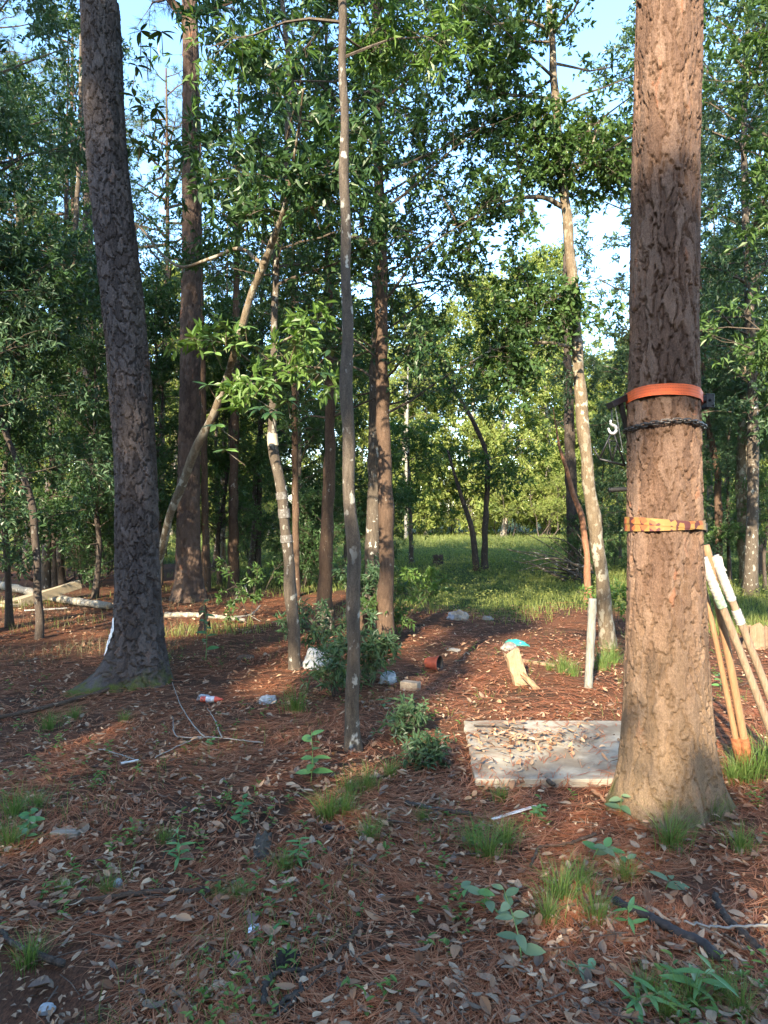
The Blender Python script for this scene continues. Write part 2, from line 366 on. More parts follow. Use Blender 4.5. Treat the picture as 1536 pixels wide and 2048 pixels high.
PINE_CROWN = pine_crown_mesh(3, 8.5, 17, 3.2, 34)

def flareR(TH, ZZ):
    return .085*np.exp(-ZZ/.28)*(1+.35*np.cos(3*TH+.6)+.25*np.cos(5*TH+2.1))+.05*np.exp(-ZZ/.10)*(1+.8*np.cos(4*TH+.3))
pr = thing('pine_tree', 'huge russet pine trunk ringed by an orange strap, a chain and a patterned strap', 'pine tree', (0, 0, 0))
DR = 3.72
pathR = ext_path([(1330, 1625), (1330, 1500), (1329, 1300), (1328, 1050), (1328, 800), (1332, 500), (1334, 250), (1337, 0)], DR, 15)
RADR = ([0, .4, .8, 1.5, 2.2, 3.0, 4.4, 9, 16], [.218, .213, .201, .184, .174, .167, .162, .13, .05])
def radR(z): return float(np.interp(z, *RADR))
low = pathR.copy(); cut = low[:, 2] < 5.4; low = low[cut]
bark_trunk('trunk', low, RADR, 200, 860, B_PINE_R, .062, .23, .019, 11, flareR, pr, .13)
mb = MB(); up = np.vstack([low[-1]-np.array([0, 0, .01]), pathR[~cut]]); mb.tube(spline(up, 14), np.interp(spline(up, 14)[:, 2], *RADR), 20)
link('upper_trunk', mb.mesh('upper_trunk', [B_BROWN], True), pr)
link('crown', PINE_CROWN, pr, pathR[-1]-np.array([0, 0, 16]), (0, 0, 1))

def flareL(TH, ZZ):
    a = math.radians(215)
    lob = np.exp(-((np.angle(np.exp(1j*(TH-a))))/.55)**2); lob2 = np.exp(-((np.angle(np.exp(1j*(TH-math.radians(-40)))))/.5)**2)
    return .09*np.exp(-ZZ/.3)*(1+.3*np.cos(4*TH))+lob*(.32*np.exp(-ZZ/.12)+.14*np.exp(-ZZ/.3))+lob2*.12*np.exp(-ZZ/.2)
pl = thing('pine_tree', 'leaning dark grey pine with plated bark, mossy foot and white paint streak', 'pine tree')
DL = 6.35
pathL = ext_path([(279, 1362), (277, 1250), (276, 1100), (273, 960), (262, 800), (247, 640), (228, 450), (210, 250), (196, 0)], DL, 17)
RADL = ([0, .4, 1, 1.6, 2.4, 3.5, 5, 6.5, 10, 17], [.202, .195, .185, .180, .178, .178, .170, .162, .13, .05])
low = pathL[pathL[:, 2] < 7.2]
bark_trunk('trunk', low, RADL, 150, 850, B_PINE_L, .075, .125, .022, 23, flareL, pl, .12)
up = np.vstack([low[-1]-np.array([0, 0, .01]), pathL[pathL[:, 2] >= 7.2]]); s = spline(up, 14)
mb = MB(); mb.tube(s, np.interp(s[:, 2], *RADL), 16); link('upper_trunk', mb.mesh('upper_trunk', [B_DARK], True), pl)
link('crown', PINE_CROWN, pl, pathL[-1]-np.array([0, 0, 16]), (0, 0, 2.4))
# streak of white paint on the left flank, following the bark
t = NT('white_paint').set(.7, .3); n = t.noise(60, 4, t.coord((1, 1, .3))); t.color(t.ramp(n, [(.35, (.32, .31, .30)), (.5, (.78, .78, .76))])); M_PAINT = t.m
zz = np.linspace(.28, .62, 26); th0 = math.radians(222)+.10*np.sin(zz*14); wv = .075*np.sin((zz-.28)/.34*PI)**.6+.012
V = []
for k, z in enumerate(zz):
    c = np.array([np.interp(z, low[:, 2], low[:, 0]), np.interp(z, low[:, 2], low[:, 1]), z])
    for q in range(6):
        a = th0[k]+(q/5-.5)*2*wv[k]; R = np.interp(z, *RADL)+flareL(np.array(a), np.array(z+.06))+.026+.004*math.sin(a*60+z*40)
        V.append(c+np.array([R*math.cos(a), R*math.sin(a), 0]))
ii, jj = np.meshgrid(np.arange(25), np.arange(5), indexing='ij')
link('paint_streak', mesh_np('paint_streak', np.array(V), [np.stack([ii*6+jj, ii*6+jj+1, ii*6+jj+7, ii*6+jj+6], -1).reshape(-1, 4)], [M_PAINT], None, None, True), pl)

pb = thing('pine_tree', 'straight brown pine behind the forked diagonal sapling, dappled with sun', 'pine tree')
pathB = ext_path([(377, 1205), (377, 1100), (378, 900), (381, 650), (382, 400), (380, 100)], 12.2, 18)
RADB = ([0, .5, 1.5, 4, 9, 18], [.24, .205, .193, .17, .14, .05]); low = pathB
bark_trunk('trunk', low, RADB, 72, 520, B_PINE_B, .10, .17, .024, 31, lambda T, Z: .10*np.exp(-Z/.3)*(1+.4*np.cos(4*T)), pb)
link('crown', PINE_CROWN, pb, pathB[-1]-np.array([0, 0, 16.2]), (0, 0, 4))

# ------------------------------------------------------------------ traced broadleaf trees
def trace_tree(name, label, pts, d, wid, bark, ztop, cat='tree', cano=None, seed=1, lm=None, sides=16, group=None, cr=(.9, .02)):
    """pts: trunk points; wid: trunk widths in the same units"""
    root = thing(name, label, cat, (0, 0, 0), group); path = ext_path(pts, d, ztop)
    w = np.array(list(wid)+[wid[-1]*.6, wid[-1]*.15])*(np.mean(d) if isinstance(d, tuple) else d)/FPX/2
    if len(w) != len(path): w = np.interp(np.linspace(0, 1, len(path)), np.linspace(0, 1, len(w)), w)
    s = spline(np.column_stack([path, w]), 140); r = np.random.default_rng(seed)
    zz = s[:, 2]; rad = np.maximum(s[:, 3], .006)*(1+.05*np.sin(zz*5+seed)+.04*np.sin(zz*13+seed))+.35*s[0, 3]*np.exp(-(zz-zz[0])/.12)
    mb = MB(); mb.tube(s[:, :3]+np.stack([.006*np.sin(zz*9+seed), .006*np.sin(zz*7), 0*zz], 1), rad, sides)
    V = mb.V[0]; V += r.normal(size=V.shape)*.02*rad.repeat(sides)[:, None]
    link('trunk', mb.mesh('trunk', [bark], True), root)
    if cano:
        mb = MB()
        for c in cano:
            c = dict(c); z0, z1, n, reach = c.pop('z0'), c.pop('z1'), c.pop('n'), c.pop('reach')
            st, di, ln = limbs(r, s[:, :3], z0, z1, n, reach, c.pop('elev', (0, 40)), c.pop('prof', None), c.pop('azr', None))
            canopy(mb, r, st, di, ln, **c)
        link('crown', mb.mesh('crown', [lm or L_MID, B_TWIG]), root)
    return root, s
def branch(root, pts, d0, d1, w0, w1, bark, n=26):
    q = np.array([P(a, b, d0+(d1-d0)*i/(len(pts)-1)) for i, (a, b) in enumerate(pts)]); s = spline(q, n)
    mb = MB(); mb.tube(s, np.linspace(w0, w1, n)*d0/FPX/2, 8); link('branch', mb.mesh('branch', [bark], True), root); return s
def side_canopy(root, s, n, reach, lm, seed, **k):
    r = np.random.default_rng(seed); i = r.integers(len(s)//3, len(s), n); st = s[i, :3]
    di = unit(rnd_unit(r, n)*np.array([1, 1, .7])+np.array([0, 0, .15])); mb = MB()
    canopy(mb, r, st, di, reach*r.uniform(.5, 1.2, n), **k); link('foliage', mb.mesh('foliage', [lm, B_TWIG]), root)

ta, sa = trace_tree('slender_tree', 'slim straight tree with lichen spots rising from the leaf litter near the seedling', [(705, 1505), (706, 1300), (708, 1150), (700, 1000), (694, 800), (694, 600), (690, 450), (688, 250), (683, 0)], 4.45,
    [30, 27, 27, 26, 25, 22, 20, 18, 15], B_GREY, 8.5, cano=[dict(z0=4.2, z1=8, n=22, reach=1.0, n2=5, n3=5, nl=9, leaf=(.085, .018), droop=.3)], seed=2, lm=L_BRIGHT, sides=24)
branch(ta, [(688, 70), (730, 95), (790, 90), (850, 110)], 4.45, 4.9, 5, 2, B_GREY)
side_canopy(ta, spline(np.array([P(690, 40, 4.5), P(760, 60, 4.7), P(870, 70, 5.0)]), 20), 9, .38, L_BRIGHT, 12, n2=4, n3=4, nl=8, leaf=(.085, .019), droop=.35, tw=.16)
tb, sb = trace_tree('slender_tree', 'slim crooked tree with a pale patch and whitish bands on its trunk', [(592, 1338), (583, 1200), (575, 1100), (565, 1000), (545, 880), (546, 800), (548, 700), (553, 500), (566, 400), (578, 150), (563, 0)], 6.9,
    [25, 24, 22, 21, 19, 16, 14, 13, 13, 12, 9], B_GREY, 10.5, cano=[dict(z0=3.8, z1=10, n=34, reach=1.3, n2=6, n3=6, nl=9, leaf=(.095, .034))], seed=4, lm=L_DARK, sides=18)
t = NT('pale_patch_tone').set(.8, .2); n = t.noise(25, 4, t.coord((1, 1, .3))); t.color(t.ramp(n, [(.3, (.32, .26, .18)), (.7, (.48, .42, .32))])); M_PALE = t.m  # pale tan tone for the short patch on the trunk
t = NT('band_paint').set(.8, .2); n = t.noise(45, 4, t.coord()); t.color(t.ramp(n, [(.5, (.10, .09, .08)), (.72, (.26, .27, .26))])); M_BAND = t.m
for (p0, p1, m, nm) in (((868, 892), None, M_PALE, 'pale_patch'), ((985, 999), None, M_BAND, 'painted_band'), ((1018, 1036), None, M_BAND, 'painted_band'), ((1070, 1085), None, M_BAND, 'painted_band')):
    z1 = EYE-(p0[0]-HOR)/FPX*6.9; z0 = EYE-(p0[1]-HOR)/FPX*6.9; zq = np.linspace(z0, z1, 6)
    pp = np.stack([np.interp(zq, sb[:, 2], sb[:, c]) for c in range(3)], 1); mb = MB(); mb.tube(pp, np.interp(zq, sb[:, 2], sb[:, 3])*1.06+.004, 18, caps=False)
    link(nm, mb.mesh(nm, [m], True), tb)
td, sd = trace_tree('broadleaf_tree', 'brown-trunked leafy tree with a kinked trunk, half of a close pair', [(770, 1292), (771, 1200), (773, 1100), (770, 950), (765, 800), (763, 650), (765, 500), (756, 300), (750, 0)], 8.1,
    [34, 32, 31, 29, 26, 24, 20, 17, 14], B_BROWN, 12, cano=[dict(z0=2.6, z1=11.5, n=50, reach=1.65, n2=6, n3=7, nl=11, leaf=(.072, .03))], seed=6, lm=L_DARK, sides=20)
branch(td, [(765, 500), (740, 480), (690, 472), (640, 465), (590, 455)], 8.1, 7.6, 9, 4, B_TAN)
te, se = trace_tree('broadleaf_tree', 'straighter grey-brown tree standing just behind the kinked trunk of its pair', [(740, 1222), (745, 1100), (749, 950), (750, 800), (754, 600), (757, 300)], 11, [36, 30, 27, 24, 20, 16], B_GREY, 13,
    cano=[dict(z0=3.2, z1=12.5, n=50, reach=1.9, n2=6, n3=6, nl=11, leaf=(.08, .034))], seed=8, lm=L_DARK)
tg, sg = trace_tree('broadleaf_tree', 'reddish brown trunk widening at its sunlit foot behind the banded slim tree', [(648, 1217), (652, 1120), (656, 1000), (660, 900), (659, 700), (656, 450)], 11.3, [34, 27, 25, 22, 18, 14], B_BROWN, 12,
    cano=[dict(z0=3.0, z1=12, n=38, reach=1.9, n2=6, n3=6, nl=11, leaf=(.078, .032))], seed=9, lm=L_DARK)
tc, scc = trace_tree('forked_sapling', 'diagonal tan sapling with a sideways bough and big glossy leaves', [(296, 1300), (312, 1150), (326, 1088), (348, 1010), (385, 915), (425, 830), (455, 755), (468, 705), (500, 600), (528, 525), (548, 468)], (7.8, 5.9),
    [20, 18, 17, 17, 17, 16, 15, 14, 13, 14, 12], B_TAN, 4.7, cano=[dict(z0=3.85, z1=4.65, n=9, reach=.6, n2=4, n3=4, nl=7, leaf=(.11, .04), shape=LEAF6)], seed=10, lm=L_DARK)
sbr = branch(tc, [(530, 525), (515, 521), (492, 501), (468, 497), (438, 510), (408, 521), (380, 531), (355, 531), (322, 506), (280, 455), (235, 430)], 6.05, 7.3, 9, 5, B_TAN, 50)
branch(tc, [(548, 468), (565, 440), (600, 420), (640, 410)], 5.9, 5.7, 8, 3, B_TAN)
tf, sf = trace_tree('slender_tree', 'lichen-mottled tree leaning past the big strapped pine, long boughs to one side', [(1216, 1292), (1203, 1150), (1182, 1000), (1166, 850), (1155, 700), (1148, 600), (1139, 480), (1128, 380), (1119, 280), (1110, 170), (1100, 0)], 8.0,
    [30, 27, 25, 24, 22, 21, 20, 18, 16, 15, 12], B_TAN, 10.5, cano=[dict(z0=5.4, z1=10, n=34, reach=1.6, n2=5, n3=5, nl=8, leaf=(.075, .04))], seed=13, lm=L_MID, sides=20)
for k, (pts, d1, w) in enumerate(([[(1124, 412), (1100, 398), (1080, 393), (1040, 395), (1000, 408), (955, 435), (905, 450)], 7.5, 11], [[(1143, 606), (1115, 603), (1090, 608), (1060, 625)], 7.7, 6],
        [[(1149, 696), (1110, 687), (1085, 685), (1030, 692), (985, 700), (940, 725)], 7.4, 8], [[(1106, 196), (1060, 190), (1010, 188), (940, 176)], 7.6, 8], [[(1122, 300), (1100, 283), (1045, 280)], 7.7, 7],
        [[(1126, 275), (1160, 300), (1190, 328), (1260, 352)], 8.5, 9], [[(1104, 60), (1060, 40), (1000, 45), (930, 50)], 7.6, 7], [[(1128, 375), (1150, 340), (1180, 300), (1200, 240)], 8.4, 6])):
    b = branch(tf, pts, 8.0, d1, w, 3, B_TAN)
    side_canopy(tf, b, 13, .65, L_MID, 40+k, n2=5, n3=5, nl=7, leaf=(.07, .042), tw=.2)

TRUNKS = [(pathR[0], .27), (pathL[0], .34), (sa[0], .07), (sb[0], .09), (sd[0], .13), (sf[0], .12), (pathB[0], .36)]
for k, (pts, d0, d1) in enumerate((([(546, 735), (505, 725), (455, 690), (410, 680)], 6.9, 6.2), ([(546, 800), (540, 790), (520, 770), (495, 768)], 6.8, 5.6), ([(548, 765), (590, 735), (640, 735)], 6.9, 5.8), ([(550, 690), (590, 670), (620, 655)], 6.9, 5.9))):
    b = branch(tb, pts, d0, d1, 6, 3, B_TAN); side_canopy(tb, b, 5, .30, L_BRIGHT, 140+k, n2=3, n3=3, nl=5, leaf=(.10, .036), shape=LEAF6, tw=.12)
# big glossy leaves of the forked sapling, each a part
t = NT('glossy_leaf').set(.35, .5); n = t.objrnd(); t.color(t.ramp(n, [(0, (.06, .13, .035)), (1, (.13, .21, .06))])); M_GLOSS = t.m
def big_leaf_mesh(name, L, W, mat, curl=.12, k=6, point=.9):
    u = np.linspace(0, 1, k); w = np.sin(u**point*PI)**.75*W/2; w[0] = W*.03; w[-1] = 0
    V = []; 
    for a, b in zip(u, w):
        z = -curl*L*a*a
        V += [(a*L, -b, z+.25*b), (a*L, 0, z), (a*L, b, z+.25*b)]
    i = np.arange(k-1); F = np.concatenate([np.stack([i*3+c, (i+1)*3+c, (i+1)*3+c+1, i*3+c+1], -1) for c in (0, 1)])
    return mesh_np(name, np.array(V), [F], [mat], None, None, True)
BAY = [big_leaf_mesh('bay_leaf', 1, .34, M_GLOSS, c) for c in (.05, .18, .3)]
def put_leaf(parent, me, pos, ax, nrm, size, name='leaf'):
    ax = unit(np.asarray(ax, float)); s = unit(np.cross(nrm, ax)); n = np.cross(ax, s)
    o = link(name, me, parent); M = Matrix([[ax[0], s[0], n[0], pos[0]], [ax[1], s[1], n[1], pos[1]], [ax[2], s[2], n[2], pos[2]], [0, 0, 0, 1]])
    o.matrix_local = M @ Matrix.Diagonal((size, size, size, 1)); return o
r = np.random.default_rng(77)
clus = [(418, 672, 7.6), (452, 655, 7.6), (490, 652, 7.6), (470, 690, 7.5), (505, 690, 7.5), (430, 705, 7.6), (545, 768, 6.7), (530, 762, 6.7), (542, 826, 6.6), (525, 815, 6.7), (575, 800, 6.8), (500, 790, 7.2),
        (280, 60, 6), (300, 92, 6), (272, 130, 6), (322, 62, 6), (292, 112, 6), (268, 192, 6), (285, 212, 6), (302, 236, 6), (330, 255, 6), (312, 214, 6), (280, 290, 6), (302, 312, 6), (322, 332, 6), (345, 300, 6),
        (590, 690, 7), (610, 660, 7), (640, 745, 6.9), (660, 700, 7), (585, 430, 7.4), (545, 425, 7.4), (490, 430, 7.5), (625, 415, 7.2), (600, 385, 7.3), (415, 770, 7.6), (430, 850, 7.8), (450, 900, 7.8)]
mbt = MB()
for (px, py, d) in clus:
    d = d*.80 if px > 350 else d; c = P(px, py, d); base = c+np.array([r.normal()*.08, .12, -.13]); mbt.tube([base, c], [.005, .003], 4)
    m = r.integers(6, 10) if px > 350 else r.integers(5, 7)
    for k in range(m):
        az = k/m*2*PI+r.uniform(-.4, .4); ax = np.array([math.cos(az), math.sin(az), r.uniform(-.45, .35)])
        put_leaf(tc, BAY[r.integers(3)], c, ax, unit(np.array([r.normal()*.3, -.35+r.normal()*.3, 1])), r.uniform(.09, .15))
link('twigs', mbt.mesh('twigs', [B_TAN]), tc)['kind'] = 'stuff'
# ------------------------------------------------------------------ woodland trees: prototypes copied as individuals
def proto_tree(seed, h, z0, reach, n, n2, n3, nl, leaf, lm, bark, rb, prof, lean=.3, tw=.3, elev=(0, 45), stems=1):
    r = np.random.default_rng(seed); mbt, mbc = MB(), MB()
    for q in range(stems):
        t = np.linspace(0, 1, 7); off = np.array([r.normal()*.12*(stems > 1), r.normal()*.12*(stems > 1), -.05])
        p = off+np.stack([np.cumsum(r.normal(size=7)*lean*.25)+r.normal()*lean*t*2*(stems > 1), np.cumsum(r.normal(size=7)*lean*.25), t*h], 1)
        p[0, :2] = off[:2]; s = spline(p, 40)
        rad = rb*(1-.9*np.linspace(0, 1, 40)**1.1)*(1+.06*np.sin(np.arange(40)*.9))+rb*.5*np.exp(-np.linspace(0, 1, 40)*h/.2)
        mbt.tube(s, rad, 10)
        st, di, ln = limbs(r, s, z0, h*.98, n//stems, reach, elev, prof); canopy(mbc, r, st, di, ln, n2, n3, nl, leaf, tw=tw)
    return mbt.mesh('trunk', [bark], True), mbc.mesh('crown', [lm, B_TWIG])
rnd_prof = lambda s: .45+1.0*np.sin(np.clip(s*.9+.1, 0, 1)*PI)*.6
cone = lambda s: 1.1-.75*s
PR = {}
for k in range(3): PR['oak%d' % k] = proto_tree(100+k, 13+k, 3.2, 2.5, 60, 6, 6, 9, (.12, .048), (L_MID, L_DARK, L_BLUE)[k], B_GREY, .13, rnd_prof, .5)
for k in range(3): PR['bay%d' % k] = proto_tree(120+k, 6.5+k*.8, .9, 1.5, 46, 6, 6, 9, (.095, .034), (L_DARK, L_MID, L_BLUE)[k], B_DARK, .055, cone, .35)
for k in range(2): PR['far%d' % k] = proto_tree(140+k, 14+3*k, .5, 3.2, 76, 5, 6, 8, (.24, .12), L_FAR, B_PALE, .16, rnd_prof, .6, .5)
for k in range(2): PR['shrub%d' % k] = proto_tree(160+k, 2.3, .15, 1.0, 30, 5, 5, 8, (.075, .026), (L_DARK, L_FAR)[k], B_DARK, .02, cone, .4, .22, (10, 70), 3)
def wood_tree(kind, x, y, s, label, group, cat='tree', name='woodland_tree', rot=None, sz=1.):
    q = thing(name, label, cat, (x, y, float(gh(x, y))), group, rot if rot is not None else rgw.uniform(0, 6.28)); q.scale = (s, s, s*sz)
    tr, cr = PR[kind]; link('trunk', tr, q); link('crown', cr, q); return q
rgw = np.random.default_rng(42)
LAND_L = ((40, 'at the dark brush heap'), (165, 'behind the stacked lumber'), (290, 'behind the leaning grey pine'), (400, 'behind the straight brown pine'), (490, 'behind the forked sapling'), (610, 'behind the banded slim tree'), (690, 'behind the reddish brown trunk'), (9999, 'behind the paired trunks'))
LAND_R = ((1170, 'behind the dead reddish stem'), (1245, 'behind the leaning lichen-mottled tree'), (1400, 'hidden partly by the strapped pine'), (1470, 'beside the thin bent brown trunk'), (1530, 'behind the grey trunk with broad foot'), (9999, 'past the torn tan stump'))
LAND_F = ((160, 'seen past the lumber'), (340, 'seen past the leaning grey pine'), (620, 'seen past the brown pine'), (790, 'seen past the paired trunks'), (880, 'behind the dark meadow stump'), (1000, 'behind the two-trunked meadow tree'), (1130, 'behind the brush heap'), (1400, 'seen past the strapped pine'), (9999, 'seen past the digger handles'))
def land(tab, px):
    for a, b in tab:
        if px < a: return b
TONE = ('mid-green', 'deep-green', 'bluish')
def px_tree(kind, px, d, s, label, group, **k): return wood_tree(kind, (px-768)/FPX*d, d, s, label, group, **k)
LBL_L = ('tall shadowy broadleaf tree in the dense wood beside the leaning grey pine', 'tall trees in the shaded wood')
LBL_LB = ('bushy evergreen with leaves down to the ground in the shaded wood', 'bushy evergreens in the shaded wood')
LBL_R = ('tall bluish leafy tree in the wood behind the strapped pine and digger handles', 'tall trees behind the strapped pine')
LBL_RB = ('bushy evergreen at the edge of the meadow behind the strapped pine', 'bushy evergreens behind the strapped pine')
LBL_F = ('sunlit yellow-green tree in the far wood beyond the meadow', 'sunlit trees beyond the meadow')
for px, d, k, s in ((-40, 9, 2, .9), (-150, 12, 1, 1), (55, 19, 1, .95), (310, 18, 0, .6), (200, 24, 2, 1), (430, 20, 1, .6), (500, 17, 0, .6), (100, 29, 0, 1.1), (640, 19, 1, .55), (600, 15, 1, .55)):
    px_tree('oak%d' % k, px, d, s, 'tall %s shadowy broadleaf tree %s' % (('mid-green', 'dark', 'bluish')[k], land(LAND_L, px)), LBL_L[1])
for px, d, k, s in ((20, 9.5, 0, .85), (110, 14, 1, 1), (190, 13, 0, 1), (-80, 8, 2, .9), (320, 14.5, 0, 1), (440, 15, 1, .9), (250, 18, 2, 1), (590, 17, 2, .9), (690, 17, 0, .9), ):
    px_tree('bay%d' % k, px, d, s, 'bushy %s evergreen leafy to the ground %s' % (('dark', 'mid-green', 'bluish')[k], land(LAND_L, px)), LBL_LB[1])
for px, d, k, s in ((1500, 13, 2, .9), (1600, 9.5, 0, .9), (1320, 17, 2, .95), (1545, 18, 1, 1), (1420, 26, 2, 1.0), (1480, 30, 0, 1.1)):
    px_tree('oak%d' % k, px, d, s, 'tall %s leafy tree %s' % (('mid-green', 'dark', 'bluish')[k], land(LAND_R, px)), LBL_R[1])
for px, d, k, s in ((1460, 15, 2, .8), (1290, 18, 2, .9), (1205, 20, 2, .6), (1530, 14, 1, .7), (1400, 20, 1, .9), (1240, 24, 1, .9), (1560, 22, 2, 1.1), (1450, 34, 1, 1.3)):
    px_tree('bay%d' % k, px, d, s, 'bushy %s evergreen %s' % (('dark', 'mid-green', 'bluish')[k], land(LAND_R, px)), LBL_RB[1])
for k in range(74):
    d = rgw.uniform(50, 88) if k > 24 else rgw.uniform(46, 52); px = -200+k % 25*77+rgw.uniform(-35, 35) if k < 25 else rgw.uniform(-250, 1800)
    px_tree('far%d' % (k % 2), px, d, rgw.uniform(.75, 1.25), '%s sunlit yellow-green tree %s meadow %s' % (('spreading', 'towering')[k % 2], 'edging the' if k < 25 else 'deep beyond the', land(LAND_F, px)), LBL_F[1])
for k in range(70):
    px = -120+k*25.5+rgw.uniform(-14, 14); px_tree('shrub1', px, rgw.uniform(45, 53), rgw.uniform(.9, 2.1), 'sunlit shrub on the far meadow edge ' + land(LAND_F, px), 'shrubs along the far edge', cat='shrub', name='edge_shrub')
for k, (px, d) in enumerate([(rgw.uniform(-150, 760), rgw.uniform(14, 26)) for q in range(26)]):
    px_tree('shrub0', px, d, rgw.uniform(.6, 1.1), 'dark leafy shrub low in the wood ' + land(LAND_L, px), 'low shrubs in the shaded wood', cat='shrub', name='understory_shrub')
for k, (px, d) in enumerate([(rgw.uniform(1130, 1650), rgw.uniform(15, 26)) for q in range(14)]):
    px_tree('shrub0', px, d, rgw.uniform(.5, 1.0), 'dark leafy shrub low in the wood ' + land(LAND_R, px), 'low shrubs behind the strapped pine', cat='shrub', name='understory_shrub')
# trunks one can tell apart in the wood
def bare(label, pts, d, wid, bark, ztop, seed, crown=True, name='slender_tree', lm=L_DARK, reach=1.3, z0=3.5, n=20):
    return trace_tree(name, label, pts, d, wid, bark, ztop, cano=[dict(z0=z0, z1=ztop*.95, n=n, reach=reach, n2=5, n3=5, nl=7, leaf=(.10, .04))] if crown else None, seed=seed, lm=lm, sides=10)
bare('thin dark tree curving sideways beside the lumber, rooted in dry grass', [(80, 1275), (77, 1190), (68, 1040), (55, 975), (32, 920), (12, 866), (-10, 800)], 8.7, [16, 15, 14, 13, 12, 11, 10], B_DARK, 6.5, 50, n=14)
bare('slim mottled tree rising just behind the stacked lumber', [(91, 1180), (94, 1070), (97, 990), (113, 924), (125, 866), (135, 787), (142, 600), (158, 300), (160, 100)], 14, [20, 17, 15, 14, 13, 13, 11, 9, 7], B_GREY, 13, 51)
bare('dark straight trunk behind the lumber, second from the leaning grey pine', [(121, 1160), (120, 950), (125, 830), (130, 500)], 15.5, [18, 15, 14, 10], B_DARK, 13, 52)
bare('thick dark trunk in the shade close beside the leaning grey pine', [(182, 1150), (178, 900), (175, 500), (172, 200)], 17, [26, 22, 20, 14], B_DARK, 15, 53)
bare('dark trunk next to the straight brown pine, sun on its foot', [(468, 1170), (467, 1000), (470, 800), (474, 500)], 14.5, [24, 19, 17, 12], B_BROWN, 12, 54)
bare('thin trunk hugging the straight brown pine', [(414, 1185), (411, 1060), (408, 900), (405, 700)], 14, [18, 15, 13, 10], B_BROWN, 10, 55)
bare('dark trunk between the banded slim tree and the reddish trunk', [(592, 1190), (592, 1080), (590, 920), (588, 700)], 13, [17, 14, 13, 10], B_BROWN, 11, 56)
bare('pair-mate dark trunk further back, silhouetted on the green meadow', [(516, 1165), (517, 1060), (520, 900), (522, 700)], 17, [14, 12, 11, 9], B_DARK, 12, 57)
bare('pale thin trunk lit by sun in front of the green meadow', [(447, 1160), (446, 1080), (447, 960), (450, 800)], 17, [13, 11, 10, 8], B_TAN, 11, 58)
bare('grey trunk with broad sunlit foot behind the taped digger handles', [(1498, 1172), (1488, 1050), (1484, 950), (1490, 800), (1499, 650), (1494, 400)], 14.5, [34, 26, 23, 20, 17, 12], B_TAN, 12, 60, lm=L_BLUE)
bare('dark trunk standing close behind the grey trunk with broad foot', [(1514, 1150), (1508, 980), (1506, 820), (1516, 500)], 17, [26, 20, 17, 12], B_DARK, 13, 61, lm=L_BLUE)
bare('thin bent brown trunk beside the strapped pine, upper part dark', [(1437, 1130), (1436, 1000), (1434, 940), (1420, 870), (1411, 800), (1405, 650)], 15, [16, 14, 13, 12, 10, 8], B_BROWN, 10, 62, lm=L_BLUE)
bare('dead reddish stem with bare forks beside the leaning lichen-mottled tree', [(1176, 1210), (1173, 1110), (1164, 1040), (1143, 975), (1126, 915)], 11.8, [15, 13, 12, 10, 7], barkmat('dead_bark', (.13, .06, .035), (.22, .11, .065), (.30, .17, .11)), 3.4, 63, False)
bare('dark trunk in deep shade behind the dead reddish stem', [(1152, 1160), (1146, 1050), (1140, 900), (1135, 700)], 17, [30, 25, 22, 16], B_DARK, 11, 64, lm=L_BLUE)
bare('pale sunlit far trunk standing alone at the meadow edge', [(812, 1075), (812, 1010), (813, 900), (815, 800)], 42, [7, 6, 6, 5], B_PALE, 12, 65, lm=L_FAR, reach=2)
t2, s2 = trace_tree('meadow_tree', 'small dark tree with two trunks standing in the shaded meadow', [(969, 1142), (970, 1060), (975, 935), (960, 872), (922, 800), (898, 760)], 19, [15, 12, 10, 9, 8, 7], B_DARK, 6.3,
    cano=[dict(z0=1.7, z1=6.1, n=20, reach=1.3, n2=5, n3=5, nl=8, leaf=(.14, .055))], seed=70, lm=L_MID, sides=10)
mb = MB(); s = spline(np.array([P(953, 1142, 19), P(944, 1060, 19), P(925, 1000, 19), P(908, 945, 19), P(895, 900, 19)]), 24); mb.tube(s, np.linspace(.1, .03, 24), 10); link('second_trunk', mb.mesh('second_trunk', [B_DARK], True), t2)
trace_tree('meadow_tree', 'small thin-stemmed tree in the meadow with a low leafy crown', [(823, 1132), (822, 1080), (820, 1020), (818, 950)], 21, [11, 9, 7, 6], B_GREY, 4.2,
    cano=[dict(z0=.9, z1=4.1, n=22, reach=1.1, n2=5, n3=5, nl=8, leaf=(.14, .055))], seed=71, lm=L_MID, sides=8)
# pines rising behind the left-hand wood (needle tufts against the sky)
for k, (px, d, sx) in enumerate(((150, 20, .95), (40, 23, 1.0), (330, 25, 1.05), (-60, 19, 1))):
    x = (px-768)/FPX*d; q = thing('pine_tree', 'tall thin pine with needle tufts in the shaded wood ' + land(LAND_L, px), 'pine tree', (x, d, 0), 'tall pines in the shaded wood', k*1.3); q.scale = (sx,)*3
    mb = MB(); zz = np.linspace(-.05, 17, 20); mb.tube(np.stack([.15*np.sin(zz*.3), .1*np.sin(zz*.4+1), zz], 1), np.linspace(.15, .03, 20), 12); link('trunk', mb.mesh('trunk', [B_BROWN], True), q); link('crown', PINE_CROWN, q)

